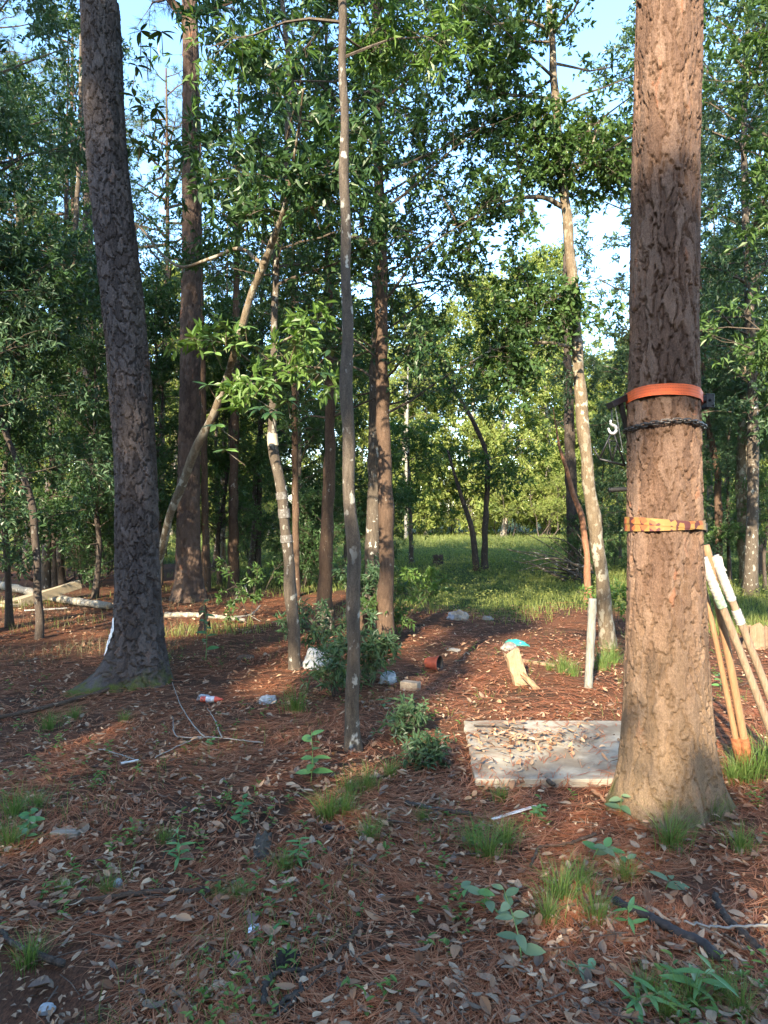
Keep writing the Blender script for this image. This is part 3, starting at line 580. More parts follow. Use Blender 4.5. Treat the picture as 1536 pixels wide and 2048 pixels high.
# ------------------------------------------------------------------ wood inferred behind the photographer, unseen trees placed and sized for their shade
LBK = ('unseen broadleaf tree of the wood behind the viewpoint, placed for its shade', 'unseen shading trees of the wood behind the viewpoint')
def back(kind, x, y, s, sz=1., lab=LBK, rot=None): return wood_tree(kind, x, y, s, *lab, sz=sz, rot=rot)
PR['tall'] = proto_tree(181, 17, 10.6, 2.3, 56, 6, 6, 9, (.12, .048), L_MID, B_GREY, .15, rnd_prof, .4)
for k, x in enumerate(np.arange(-17, 7, 1.1)):      # low thicket, unseen, its height set to shade the near ground
    hh = 6.3 if x > -6.4 else 8.3
    for row, y in ((0, -8), (1, -9.3), (2, -10.8)):
        kd = (k+row) % 3; q = hh/(6.5+kd*.8)
        back('bay%d' % kd, x+row*.5+rgw.uniform(-.25, .25), y+rgw.uniform(-.5, .5), .8, q*(1+row*.09)/.8)
PR['dapple_whip'] = proto_tree(183, 9, 8.0, .6, 12, 5, 6, 9, (.11, .045), L_MID, B_GREY, .05, rnd_prof, .25)
for x, y, s_ in ((-3.75, -11, 1), (-2.9, -12.4, 1.2), (-6.4, -12, 1.1)): back('dapple_whip', x, y, s_, 1.2)  # small crowns added out of view to dapple the strapped pine
back('bay1', -9.1, -12, .5, 4.5); back('bay0', -9.5, -13.2, .5, 4.8); back('bay2', -9.3, -12.6, .45, 4.4)      # narrow evergreens added out of view to shade the leaning pine
for x, y, s in ((-6.6, -8.3, 1), (-8.9, -9.4, 1.02), (-12.6, -9, 1), (-11.0, -7.2, .95), (2.6, -9, 1)): back('tall', x, y, s, 1.2)  # high crowns added out of view to darken the middle foliage
for x, y, s, sz in ((-17, -9, 1.1, 1), (-21, -10, 1.1, 1), (7, -9, 1.1, 1), (-26, -8, 1.1, 1), (-20, -15, 1.2, 1.1), (11, -12, 1.1, 1.1), (14, -3, 1, 1), (17, 4, 1.1, 1), (-14, -1, 1, 1), (-16, 4, 1.1, 1)):
    back('oak%d' % (int(abs(x)) % 3), x, y, s, sz)

# ------------------------------------------------------------------ concrete slab
t = NT('weathered_concrete').set(.85, .25); v = t.coord(); n = t.noise(9, 7, v, .65); n2 = t.noise(90, 4, v)
t.color(t.mix(t.ramp(t.noise(3, 5, v), [(.45, 0), (.62, .75)]), t.ramp(n, [(.3, (.22, .20, .16)), (.7, (.38, .35, .285))]), (.14, .11, .08))); t.bump(n2, .3, .004); M_CONC = t.m
def slab_outline():
    A, B, C, D = G(950, 1566), G(1275, 1566), G(1245, 1447), G(927, 1447)
    pts = []
    rr = np.random.default_rng(1)
    for p, q in ((A, B), (B, C), (C, D), (D, A)):
        for u in np.linspace(0, 1, 14)[:-1]: pts.append(p*(1-u)+q*u+np.array([*rr.normal(size=2)*.006, 0]))
    return np.array(pts)
so = slab_outline(); n = len(so); top = so.copy(); top[:, 2] = .026; bot = so.copy(); bot[:, 2] = -.06
Vs = np.vstack([bot, top]); i = np.arange(n)
slab = link('concrete_slab', mesh_np('concrete_slab', Vs, [np.stack([i, (i+1) % n, (i+1) % n+n, i+n], -1), (np.arange(n)+n)[None]], [M_CONC]))
tag(slab, 'pale concrete slab strewn with leaves and needles beside the strapped pine', 'concrete slab'); bevel(slab, .006)
SLAB_C = so[:, :2].mean(0)
def on_slab(x, y):
    A, B, C, D = G(950, 1566), G(1275, 1566), G(1245, 1447), G(927, 1447); ok = np.ones_like(x, bool)
    for p, q in ((A, B), (B, C), (C, D), (D, A)): ok &= (q[0]-p[0])*(y-p[1])-(q[1]-p[1])*(x-p[0]) > 0
    return ok

# ------------------------------------------------------------------ things fastened to the big pine
def pine_c(z): return np.array([np.interp(z, pathR[:, 2], pathR[:, 0]), np.interp(z, pathR[:, 2], pathR[:, 1]), z])
def band(name, parent, zf, width, off, mat, a0=0, a1=2*PI, n=96, thick=.003):
    """strap wound on the trunk; zf(angle) is the height of its middle"""
    th = np.linspace(a0, a1, n); V = []; uu = []; vv = []
    for a in th:
        for k, (dz, dr) in enumerate(((-.5, thick), (-.25, thick), (0, thick), (.25, thick), (.5, thick))):
            z = zf(a)+dz*width; R = radR(z)+off+dr+.003*math.sin(a*5+1)+.0015*math.sin(a*13); c = pine_c(z)
            V.append((c[0]+R*math.cos(a), c[1]+R*math.sin(a), z)); uu.append(a*.2); vv.append(dz+.5)
    i, j = np.meshgrid(np.arange(n-1), np.arange(4), indexing='ij'); F = np.stack([i*5+j, (i+1)*5+j, (i+1)*5+j+1, i*5+j+1], -1).reshape(-1, 4)
    return link(name, mesh_np(name, np.array(V), [F], [mat], None, {'su': uu, 'sv': vv}, True), parent)
def Zp(py): return EYE-(py-HOR)/FPX*(DR-.2)
t = NT('orange_webbing').set(.55, .3); su, sv = t.attr('su'), t.attr('sv')
d1 = t.math('GREATER_THAN', t.math('FRACT', t.math('MULTIPLY', su, 120)), .45)
rows = t.math('LESS_THAN', t.math('ABSOLUTE', t.math('SUBTRACT', t.math('FRACT', t.math('MULTIPLY', sv, 4)), .5)), .13)
t.color(t.mix(t.ramp(t.noise(12, 5, t.coord()), [(.45, 0), (.75, .45)]), t.mix(t.math('MULTIPLY', d1, rows), (.72, .125, .03), (.42, .07, .02)), (.22, .07, .035))); w = t.math('SINE', t.math('MULTIPLY', su, 1500)); t.bump(w, .25, .001); M_ORANGE = t.m
strap = thing('ratchet_strap', 'bright orange webbing strap with dotted lines round the big pine', 'strap', pine_c(Zp(790)))
strap.location = (0, 0, 0)
band('webbing', strap, lambda a: Zp(786)-.035*math.cos(a-.25)*0+.022*math.cos(a+PI*.5)-.012*math.cos(a)+.0*a, .058, .018, M_ORANGE)
M_STEEL = plain('black_steel', (.025, .026, .028), .45, .5, .6, .2, 60, .1)
zb = Zp(790); c = pine_c(zb); R = radR(zb)+.035; mb = MB()
bc = c+np.array([R+.012, -.03, -.004])
for dy in (-.028, .028): mb.box(bc+np.array([.004, dy, 0]), (.045, .004, .075))
mb.tube([bc+np.array([.018, -.03, .028]), bc+np.array([.018, .03, .028])], .005, 8); mb.tube([bc+np.array([.018, -.03, -.028]), bc+np.array([.018, .03, -.028])], .007, 8); mb.tube([bc+np.array([0, -.03, .0]), bc+np.array([0, .03, 0])], .009, 8)
bevel(link('buckle', mb.mesh('buckle', [M_STEEL]), strap), .0015, 1)
# chain
chain = thing('chain', 'dark steel chain of oval links wrapped round the big pine under the orange strap', 'chain')
M_CHAIN = plain('chain_steel', (.09, .085, .08), .4, .5, .85, .3, 90, .15)
a = np.linspace(0, 2*PI, 12, endpoint=False); lx = np.where(np.cos(a) > 0, .0125, -.0125)+.0105*np.cos(a); ly = .0105*np.sin(a)
mbl = MB(); pth = np.stack([lx, ly, 0*lx], 1); pth = np.vstack([pth, pth[:1]]); mbl.tube(pth, .0036, 6, caps=False); LINK = mbl.mesh('link', [M_CHAIN], True)
nl = 46
for k in range(nl):
    al = k/nl*2*PI; z = Zp(848)+.020*math.cos(al+PI/2)*1.0-.004+.004*math.sin(al*3); R = radR(z)+.024+(.002 if k % 2 else 0); c = pine_c(z)
    o = link('link', LINK, chain); X_ = Vector((-math.sin(al), math.cos(al), 0)); Nn = Vector((math.cos(al), math.sin(al), 0)); Yv = Vector((0, 0, 1))
    if k % 2: Yv, Nn = Nn, -Yv
    tilt = .25*math.sin(k*2.3); Y2 = Yv*math.cos(tilt)+Nn*math.sin(tilt); N2 = X_.cross(Y2)
    M = Matrix((X_, Y2, N2)).transposed().to_4x4(); M.translation = Vector((c[0]+R*math.cos(al), c[1]+R*math.sin(al), z)); o.matrix_local = M
# patterned strap
t = NT('patterned_webbing').set(.6, .3); su, sv = t.attr('su'), t.attr('sv')
cb = t.n('ShaderNodeCombineXYZ'); t.l(t.math('MULTIPLY', su, 34), cb.inputs[0]); t.l(t.math('MULTIPLY', sv, 1.1), cb.inputs[1])
vv = t.n('ShaderNodeTexVoronoi', feature='F1'); vv.inputs['Scale'].default_value = 1.25; t.l(cb.outputs[0], vv.inputs['Vector'])
t.color(t.ramp(t.sep(vv.outputs['Color'], 0), [(0, (.22, .125, .035)), (.36, (.25, .145, .045)), (.37, (.07, .022, .022)), (.58, (.07, .022, .022)), (.59, (.26, .08, .03)), (.78, (.26, .08, .03)), (.79, (.24, .14, .045))], 'CONSTANT')); M_PAT = t.m
ps = thing('patterned_strap', 'mustard and maroon camouflage strap round the big pine at waist height', 'strap')
band('webbing', ps, lambda a: Zp(1052)+.010*math.cos(a), .042, .019, M_PAT)
band('overlapping_webbing', ps, lambda a: Zp(1048)-.013*math.cos(a)*1.4+.0, .036, .0225, M_PAT, PI*.95, 2*PI*1.02, 60)
mb = MB(); z = Zp(1052); c = pine_c(z); mb.box(c+np.array([radR(z)*.97+.02, -.06, -.012]), (.012, .022, .05)); bevel(link('buckle', mb.mesh('buckle', [M_STEEL]), ps), .002, 1)
# game hoist on the far flank of the pine, with a gambrel hanging from it
ho = thing('hoist', 'black steel hoist arm with brace and cable bolted to the big pine', 'hoist'); dH = 3.78
def Q(px, py, d=dH): return P(px, py, d)
mb = MB()
def bar(mb, a, b, w, h=None):
    a, b = np.asarray(a), np.asarray(b); d = unit(b-a); s = unit(np.cross(d, np.array([0, 1., .02]))); n = np.cross(s, d); L = np.linalg.norm(b-a)
    mb.box((a+b)/2, (w, h or w, L), np.stack([s, n, d], 1))
bar(mb, Q(1220, 811, 3.70), Q(1262, 791), .034, .05); bevel(link('arm', mb.mesh('arm', [M_STEEL]), ho), .002, 1)
mb = MB(); bar(mb, Q(1241, 806, 3.73), Q(1260, 884), .026, .02); bevel(link('brace', mb.mesh('brace', [M_STEEL]), ho), .002, 1)
mb = MB(); mb.tube([Q(1231, 815, 3.74), Q(1246, 905, 3.76)], .0022, 6); link('cable', mb.mesh('cable', [plain('wire', (.45, .45, .43), .4, .5, .7)]), ho)
mb = MB(); mb.tube([Q(1250, 785), Q(1262, 815)], .009, 8); link('stub', mb.mesh('stub', [B_TWIG]), ho)
mb = MB(); mb.tube([Q(1223, 814, 3.72), Q(1224, 842, 3.72)], .004, 6); link('hanger', mb.mesh('hanger', [M_STEEL]), ho)
hk = spline(np.array([Q(x, y, 3.72) for x, y in ((1222, 840), (1221, 846), (1225, 850), (1231, 853), (1233, 860), (1229, 866), (1222, 866), (1218, 860), (1217, 856))]), 40)
mb = MB(); mb.tube(hk, .0055+.004*np.sin(np.linspace(0, 1, 40)*PI), 8); link('hook', mb.mesh('hook', [plain('bright_steel', (.62, .62, .60), .35, .5, .3, .1)], True), ho)
ga = thing('gambrel', 'black triangular tube gambrel hanging from the white hook beside the big pine', 'gambrel'); mb = MB()
for a, b, w in (((1224, 862), (1199, 918), .0055), ((1226, 862), (1250, 931), .0055), ((1199, 918), (1250, 931), .0065), ((1199, 918), (1187, 895), .0045)):
    mb.tube([Q(*a, 3.72), Q(*b, 3.74)], w, 8)
link('frame', mb.mesh('frame', [M_STEEL], True), ga); mb = MB()
for a, b in (((1217, 879), (1235, 884)), ((1217, 879), (1224, 923)), ((1235, 884), (1224, 923))): mb.tube([Q(*a, 3.72), Q(*b, 3.73)], .004, 6)
link('strut', mb.mesh('strut', [M_STEEL], True), ga)
pg = thing('step_peg', 'short black rubber-sleeved peg sticking out of the big pine below the gambrel', 'peg'); mb = MB()
mb.tube(spline(np.array([Q(1258, 978), Q(1238, 979), Q(1219, 980)]), 8), .0125, 12); link('sleeve', mb.mesh('sleeve', [plain('black_rubber', (.02, .02, .02), .7, .3)], True), pg)
mb = MB(); mb.tube([Q(1220, 980), Q(1217.5, 980)], .0145, 12); link('end_cap', mb.mesh('end_cap', [M_STEEL], True), pg)

# ------------------------------------------------------------------ post-hole diggers leaning on the pine
def woodmat(name, dark, light, rough=.65, sc=(1, 1, .05)):
    t = NT(name).set(rough, .3); n = t.noise(85, 5, t.coord(sc), .7); n2 = t.noise(7, 3, t.coord())
    t.color(t.mix(t.ramp(n2, [(.4, 0), (.7, .35)]), t.ramp(n, [(.3, dark), (.7, light)]), dark)); t.bump(n, .35, .003); return t.m
W_HANDLE = woodmat('smooth_handle_wood', (.19, .105, .055), (.29, .175, .095)); W_OLD = woodmat('weathered_handle_wood', (.11, .08, .055), (.30, .22, .15), .85)
M_RUST = plain('rust', (.20, .075, .035), .9, .2, .2, .5, 40, .5); M_TAPE = plain('dirty_white_tape', (.30, .29, .27), .7, .3, 0, .18, 25, .3)
M_GTAPE = plain('green_tape', (.20, .27, .20), .7, .3, 0, .3, 25, .3)
def handle(root, a, b, ra, rb, mat, n=30):
    s = spline(np.array([a, (a+b)/2+np.array([.004, 0, .003]), b]), n); r_ = np.linspace(ra, rb, n); r_[0] *= .8; r_[-1] *= .75
    mb = MB(); mb.tube(s, r_, 14); link('handle', mb.mesh('handle', [mat], True), root); return s
d1g = thing('post_hole_digger', 'post-hole digger with two smooth wooden handles and rusty sockets leaning on the pine', 'digger')
fA, fB = P(1476, 1506, 4.12), P(1492, 1506, 4.10)
hA = handle(d1g, P(1396, 1120, 4.02), fA, .014, .0185, W_HANDLE); hB = handle(d1g, P(1412, 1090, 3.98), fB, .022, .023, W_HANDLE)
for f, dx in ((fA, -.004), (fB, .004)):
    up_ = unit(P(1411, 1090, 3.98)-fB); mb = MB(); mb.tube([f+up_*.10, f+up_*.02, f-up_*.10], [.0285, .029, .026], 14); link('socket', mb.mesh('socket', [M_RUST], True), d1g)
    p = f-up_*.09; th = np.linspace(-.9, .9, 9)+ (PI if dx < 0 else 0); V = []; 
    for k, z in enumerate(np.linspace(0, -.20, 6)):
        for q in th: V.append(p+np.array([.055*math.cos(q)*(.75+.25*(k > 0))-(.03 if dx > 0 else -.03), .055*math.sin(q)*(1-.10*max(0, k-3)), max(z, -p[2]-.04)]))
    ii, jj = np.meshgrid(np.arange(5), np.arange(8), indexing='ij'); o = link('blade', mesh_np('blade', np.array(V), [np.stack([ii*9+jj, ii*9+jj+1, ii*9+jj+10, ii*9+jj+9], -1).reshape(-1, 4)], [M_RUST], None, None, True), d1g)
    m = o.modifiers.new('solid', 'SOLIDIFY'); m.thickness = .004
d2g = thing('post_hole_digger', 'post-hole digger with two grey weathered handles bound in white tape', 'digger')
tC, bC = P(1405, 1116, 3.86), P(1560, 1515, 3.92); tD, bD = P(1428, 1112, 3.98), P(1584, 1515, 4.02)
hC = handle(d2g, tC, bC, .021, .022, W_OLD); hD = handle(d2g, tD, bD, .021, .022, W_OLD)
def wrap(root, s, u0, u1, mat, seed, name='tape_wrap'):
    r = np.random.default_rng(seed); n = 44; u = np.linspace(u0, u1, n)*(len(s)-1); i = np.clip(u.astype(int), 0, len(s)-2); p = s[i]+(s[i+1]-s[i])*(u-i)[:, None]
    mb = MB(); mb.tube(p, .0245+.0022*np.abs(((np.arange(n)*.37) % 1)-.5)*2+r.normal(size=n)*.0008, 14); V = mb.V[0]; V += r.normal(size=V.shape)*.0011
    return link(name, mb.mesh(name, [mat], True), root)
wrap(d2g, hC, .0, .20, M_TAPE, 1); wrap(d2g, hC, .195, .245, M_GTAPE, 2, 'green_tape_wrap'); wrap(d2g, hD, .0, .22, M_TAPE, 3); wrap(d2g, hD, .265, .335, M_TAPE, 4)
mb = MB(); q = hD[0]; rr = np.random.default_rng(3)
Vt = [q+np.array([.01, -.01, .01]), q+np.array([.04, -.012, -.005]), q+np.array([.05, -.015, -.06]), q+np.array([.065, -.02, -.085]), q+np.array([.035, -.018, -.08]), q+np.array([.02, -.015, -.04])]
mb.add(Vt, [[0, 1, 2, 5]]); mb.add(Vt, [[5, 2, 3, 4]]); link('loose_tape', mb.mesh('loose_tape', [M_TAPE]), d2g)
for f, s_ in ((bC, -1), (bD, 1)):
    mb = MB(); mb.tube([f+unit(tC-bC)*.06, f-unit(tC-bC)*.04], [.028, .026], 14); link('socket', mb.mesh('socket', [M_RUST], True), d2g)
    mb = MB(); mb.box(f-unit(tC-bC)*.05+np.array([0, 0, -.04]), (.09, .015, .16), None, 0, .8); bevel(link('blade', mb.mesh('blade', [M_RUST]), d2g), .003)

# ------------------------------------------------------------------ post, log pieces, litter on the ground
W_POST = woodmat('bleached_post_wood', (.10, .10, .085), (.26, .26, .23), .9, (1, 1, .12)); W_FRESH = woodmat('split_wood', (.17, .115, .065), (.31, .22, .14), .8, (1, 1, .12))
W_LUMBER = woodmat('lumber_wood', (.22, .18, .12), (.36, .31, .22), .75, (.1, 1, 1)); W_GREYWOOD = woodmat('grey_wood', (.15, .12, .09), (.34, .29, .23), .85, (.15, 1, 1))
f = G(1176, 1381, -.03); tp = P(1185, 1197, f[1]); s = spline(np.array([f, (f+tp)/2, tp]), 30); mb = MB(); rr = np.random.default_rng(8)
mb.tube(s, .036*(1+.04*np.sin(np.arange(30)*.8)), 14); V = mb.V[0]; V += rr.normal(size=V.shape)*.0015
tag(link('wooden_post', mb.mesh('wooden_post', [W_POST], True)), 'short bleached wooden post standing in needles behind the concrete slab', 'post')
def rough_prism(name, base, axis_, side, L, W, T, mat, seed, nl=10, jag=.03, taper=.8, parent=None, sq=.55):
    """split timber: long prism with wavering faces and a torn end"""
    r = np.random.default_rng(seed); axis_ = unit(np.asarray(axis_, float)); side = unit(np.asarray(side, float)-axis_*np.dot(side, axis_)); nn = np.cross(axis_, side); k = 14; V = []
    for i in range(nl):
        u = i/(nl-1); f = 1-(1-taper)*u
        for j in range(k):
            a = j/k*2*PI; x, y = math.cos(a), math.sin(a); x = math.copysign(abs(x)**sq, x)*W/2*f; y = math.copysign(abs(y)**sq, y)*T/2*f
            j_ = (r.uniform(-jag, jag) if i == nl-1 else 0)
            V.append(base+axis_*(u*L+j_)+side*(x+r.normal()*.003)+nn*(y+.006*math.sin(j*3.1+seed)+r.normal()*.003))
    i, j = np.meshgrid(np.arange(nl-1), np.arange(k), indexing='ij'); j2 = (j+1) % k
    F = np.stack([i*k+j, i*k+j2, (i+1)*k+j2, (i+1)*k+j], -1).reshape(-1, 4)
    return link(name, mesh_np(name, np.array(V), [F, np.arange(k)[::-1][None], (np.arange(k)+(nl-1)*k)[None]], [mat]), parent)
sl = thing('split_log', 'pale split log chunk tilted in the needles with a splinter against it', 'log'); b = G(1046, 1368, -.04)
rough_prism('log_chunk', b, (-.10, .05, .33), (1, .2, .2), .35, .15, .10, W_FRESH, 4, 12, .03, .95, sl); rough_prism('splinter', G(1076, 1378, -.01), (-.16, .03, .16), (1, 0, .9), .2, .05, .05, W_FRESH, 5, 6, .015, .8, sl)
def lath(name, label, cat, px0, px1, w, t_, mat, lift=.01, group=None, z1=0):
    a, b = G(*px0, lift), G(*px1, lift+z1); d = unit(b-a); sd = unit(np.cross(d, np.array([0, 0, 1.]))); n = np.cross(sd, d); mb = MB(); mb.box((a+b)/2, (np.linalg.norm(b-a), w, t_), np.stack([d, sd, n], 1))
    return bevel(tag(link(name, mb.mesh(name, [mat])), label, cat, group), .003)
def stick(name, label, cat, pts, r0, r1, mat, lift=0, sides=8, twigs=(), n=30, wob=.004, group=None):
    lift += .018 if pts[0][1] > 1330 and lift < .03 else 0; q = np.array([G(a, b, lift+(c[0] if c else 0)+r0*.7) for a, b, *c in pts]); s = spline(q, n); rr = np.random.default_rng(int(pts[0][0]+pts[0][1])); s += rr.normal(size=s.shape)*wob*np.array([1, 1, .3])
    root = link(name, None) if twigs else None; mb = MB(); mb.tube(s, np.linspace(r0, r1, n)*(1+.12*np.sin(np.arange(n)*1.9)), sides); me = mb.mesh('stem' if twigs else name, [mat], True)
    if not twigs: return tag(link(name, me), label, cat, group)
    root.empty_display_size = .1; link('stem', me, root); tag(root, label, cat, group)
    for tw in twigs:
        q = np.array([G(a, b, lift+(c[0] if c else 0)+r1) for a, b, *c in tw]); k = spline(q, 16); k += rr.normal(size=k.shape)*wob*.7; mb = MB(); mb.tube(k, np.linspace(r1*1.3, r1*.5, 16), 5); link('twig', mb.mesh('twig', [mat], True), root)
    return root
lath('pale_stick', 'pale round stick lying behind the split log chunk', 'stick', (1042, 1325), (1108, 1338), .035, .03, W_FRESH, .012)
lath('white_lath', 'long thin white lath lying in front of the concrete slab', 'lath', (984, 1641), (1072, 1608), .022, .006, plain('white_wood', (.66, .65, .62), .7), .02)
lath('wood_block', 'grey cut wood block on the path near the plastic pot', 'wood block', (804, 1374), (838, 1378), .09, .085, W_GREYWOOD, .03)
lath('board_offcut', 'short pale board offcut among weeds and brown leaves', 'board', (106, 1676), (160, 1678), .05, .03, W_GREYWOOD, .015)
lath('charred_stick', 'short charred black stick on brown needles near the mossy log piece', 'stick', (648, 1668), (690, 1674), .035, .025, plain('char', (.018, .018, .02), .8), .012)
lath('white_strip', 'thin white strip lying under the lumber', 'strip', (50, 1225), (135, 1217), .03, .02, plain('white_strip_paint', (.5, .49, .45), .7), .02)
# plastic pot on its side
c = G(868, 1334); mb = MB(); d = unit(np.array([.86, -.5, .04])); sd = unit(np.cross(d, np.array([0, 0, 1.]))); n_ = np.cross(sd, d); pr_ = [(-.001, 0), (0, .052), (.13, .074), (.132, .080), (.152, .081), (.152, .076), (.132, .071), (.006, .049), (.006, 0)]
k = 26; V = []; 
for u, R in pr_:
    for j in range(k):
        a = j/k*2*PI; V.append(c+np.array([-.075, .03, .076])+d*u+R*(math.cos(a)*sd+math.sin(a)*n_))
i, j = np.meshgrid(np.arange(len(pr_)-1), np.arange(k), indexing='ij'); j2 = (j+1) % k
pot = thing('plant_pot', 'rust-red plastic plant pot lying on its side, mouth open', 'plant pot')
o = link('pot_body', mesh_np('pot_body', np.array(V), [np.stack([i*k+j, i*k+j2, (i+1)*k+j2, (i+1)*k+j], -1).reshape(-1, 4)[:4*k]], [plain('pot_plastic', (.23, .055, .035), .5, .4)], None, None, True), pot)
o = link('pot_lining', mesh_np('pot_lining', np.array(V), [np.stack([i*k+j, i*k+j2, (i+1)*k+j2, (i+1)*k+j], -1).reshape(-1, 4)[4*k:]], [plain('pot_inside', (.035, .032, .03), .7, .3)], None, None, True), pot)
def crumple(name, label, cat, pos, size, mat, seed, kind_cat=None, sub=4):
    import bmesh
    bm = bmesh.new(); bmesh.ops.create_icosphere(bm, subdivisions=sub, radius=1); r = np.random.default_rng(seed); V = np.array([v.co[:] for v in bm.verts])
    d = np.zeros(len(V))
    for k in range(16):
        w = rnd_unit(r, 1)[0]*r.uniform(2, 9); d += np.abs(np.sin(V@w+r.uniform(0, 6)))*.9/np.linalg.norm(w)
    V = V*(0.55+d*.55)[:, None]; V[:, 2] = np.maximum(V[:, 2], -.35)
    for v, c in zip(bm.verts, V*np.asarray(size)*.68): v.co = c
    me = bpy.data.meshes.new(name); bm.to_mesh(me); bm.free(); me.materials.append(mat)
    return tag(link(name, me, None, np.asarray(pos)+np.array([0, 0, .2*size[2]]), (0, 0, r.uniform(0, 6))), label, cat)
M_PLAS = plain('white_plastic', (.30, .315, .32), .5, .4, 0, .35, 20, .3); M_RAG = plain('dirty_rag', (.20, .19, .17), .9, .2, 0, .3, 18, .4)
crumple('plastic_bag', 'crumpled white plastic sheet behind the leafy shrub', 'plastic bag', G(634, 1332), (.17, .12, .15), M_PLAS, 1)
crumple('rag', 'off-white dirty rag bundle beside the grass edge', 'rag', G(918, 1243), (.15, .11, .09), M_RAG, 2); crumple('rag', 'smaller dark and white scrap next to the rag bundle', 'rag', G(908, 1243), (.10, .10, .07), plain('grey_rag', (.2, .22, .26), .9), 3)
crumple('teal_wrapper', 'teal plastic wrapper lying behind the split log chunk', 'wrapper', G(1033, 1287), (.15, .06, .04), plain('teal_plastic', (.03, .30, .27), .4, .4), 4); crumple('rag', 'pale crumpled paper under the teal wrapper', 'paper', G(1018, 1298), (.12, .07, .06), M_RAG, 5)
crumple('paper_scrap', 'pale scrap of paper caught in the grass edge beyond the pot', 'paper', G(975, 1243), (.10, .08, .05), M_RAG, 6); crumple('paper_scrap', 'flat pale scrap lying on the shaded path beyond the pot', 'paper', G(905, 1300), (.08, .05, .02), M_RAG, 7)
crumple('foil_ball', 'crumpled ball of silver foil among the foreground leaves', 'foil', G(510, 1862), (.026, .024, .022), plain('foil', (.62, .63, .66), .3, .5, .8, .2, 60, .4), 8, sub=3)
crumple('tissue', 'crumpled white tissue scrap on dark soil', 'tissue', G(96, 2018), (.022, .018, .018), M_PLAS, 9, sub=3); crumple('tissue', 'small white tissue scrap caught among green weeds', 'tissue', G(237, 1772), (.016, .014, .02), M_PLAS, 10, sub=3)
crumple('plastic_scrap', 'pale crumpled plastic tangled in the leafy shrub', 'plastic', G(775, 1360), (.10, .07, .07), M_PLAS, 11); crumple('foil_ball', 'bluish foil scrap lying on needles beside a grass blade', 'foil', G(762, 1800), (.02, .02, .014), plain('foil_blue', (.45, .48, .52), .4, .5, .5), 12, sub=3)
crumple('dark_lump', 'black fibrous lump like a burnt pine cone on the leaves', 'pine cone', G(572, 1925), (.036, .05, .036), plain('burnt', (.02, .017, .014), .9, .2, 0, .4, 80, .8, .006), 13); crumple('bark_clod', 'dark rotten bark chunk lying in needles behind the litter', 'bark', G(490, 1322), (.10, .05, .05), B_DARK, 14)
# discarded tube with a label, and a crushed white carton
tubeT = thing('caulk_tube', 'discarded red tube with a white printed label lying on needles', 'tube'); a, b = G(402, 1408, .028), G(447, 1408, .028); d = b-a; s = np.array([a+d*u for u in (0, .02, .1, .7, .78, .9, 1)])
mb = MB(); mb.tube(s, [.020, .025, .025, .025, .018, .010, .004], 16); link('tube_body', mb.mesh('tube_body', [plain('red_plastic', (.42, .07, .045), .45, .4, 0, .1)], True), tubeT)
mb = MB(); mb.tube([a+d*.25, a+d*.62], [.0262, .0262], 16, caps=False); link('printed_label', mb.mesh('printed_label', [plain('label_print', (.42, .45, .5), .6, .3, 0, .55, 45, 0)], True), tubeT)
crumple('paper_scrap', 'white scrap of paper beside the red tube', 'paper', G(407, 1400), (.05, .03, .03), M_PLAS, 15, sub=3)
crumple('crushed_carton', 'crushed white carton lying beside the grass tuft', 'carton', G(536, 1405), (.075, .05, .045), M_PLAS, 16)
# lumber on a fallen log, fallen boughs
a0, a1 = G(8, 1216, .05), P(158, 1165, 13.2)
def plank(name, label, a, b, w, t_, mat, roll=0.):
    d = unit(b-a); sd = unit(np.cross(d, np.array([0, 0, 1.]))); n = np.cross(sd, d); c, s = math.cos(roll), math.sin(roll); mb = MB(); mb.box((a+b)/2, (np.linalg.norm(b-a), w, t_), np.stack([d, sd*c+n*s, n*c-sd*s], 1)); return bevel(tag(link(name, mb.mesh(name, [mat])), label, 'lumber'), .004)
plank('lumber', 'pale sawn beam resting aslant on the fallen log', P(40, 1206, 11.6), P(160, 1168, 12.5), .10, .15, W_LUMBER)
plank('lumber', 'flat pale board lying beside the sawn beam', P(8, 1206, 11.9), P(145, 1170, 12.9), .26, .04, W_LUMBER)
plank('lumber', 'short board end poking out under the sawn beam', P(2, 1210, 11.6), P(34, 1211, 11.4), .14, .045, W_LUMBER)
stick('fallen_log', 'long pale fallen trunk lying under the lumber', 'log', [(-30, 1172), (40, 1190), (120, 1204), (220, 1222)], .085, .06, B_PALE, .03, 12)
stick('fallen_log', 'pale thin fallen trunk lying behind the leaning grey pine', 'log', [(330, 1236), (400, 1236), (490, 1243)], .045, .03, B_PALE, .0, 10)
stick('fallen_branch', 'long brown fallen branch pointing at the mossy pine foot', 'branch', [(-15, 1438), (60, 1420), (150, 1398), (225, 1380), (258, 1369, .05), (272, 1358, .11)], .016, .022, B_BROWN, 0, 9)
W_WHITE = plain('bleached_twig', (.24, .225, .20), .85, .15)
stick('fallen_branch', 'thin bleached forked twig branch on the litter', 'branch', [(310, 1527), (360, 1504), (410, 1491), (470, 1498), (527, 1506)], .003, .004, W_WHITE, .01, 6, [[(410, 1491), (385, 1460), (362, 1420), (345, 1380, .03)], [(405, 1490), (370, 1488), (350, 1480), (346, 1452, .03)], [(445, 1494), (430, 1465, .03), (415, 1440, .04)]], 30, .003)
stick('fallen_branch', 'short bleached twig crossing near the forked twig branch', 'branch', [(198, 1502), (240, 1516), (278, 1532)], .004, .003, W_WHITE, .01, 6); stick('white_pipe', 'short thin white rod on the litter', 'rod', [(243, 1535), (278, 1530)], .007, .007, plain('white_rod', (.6, .6, .58), .5), .006, 8, n=6, wob=0)
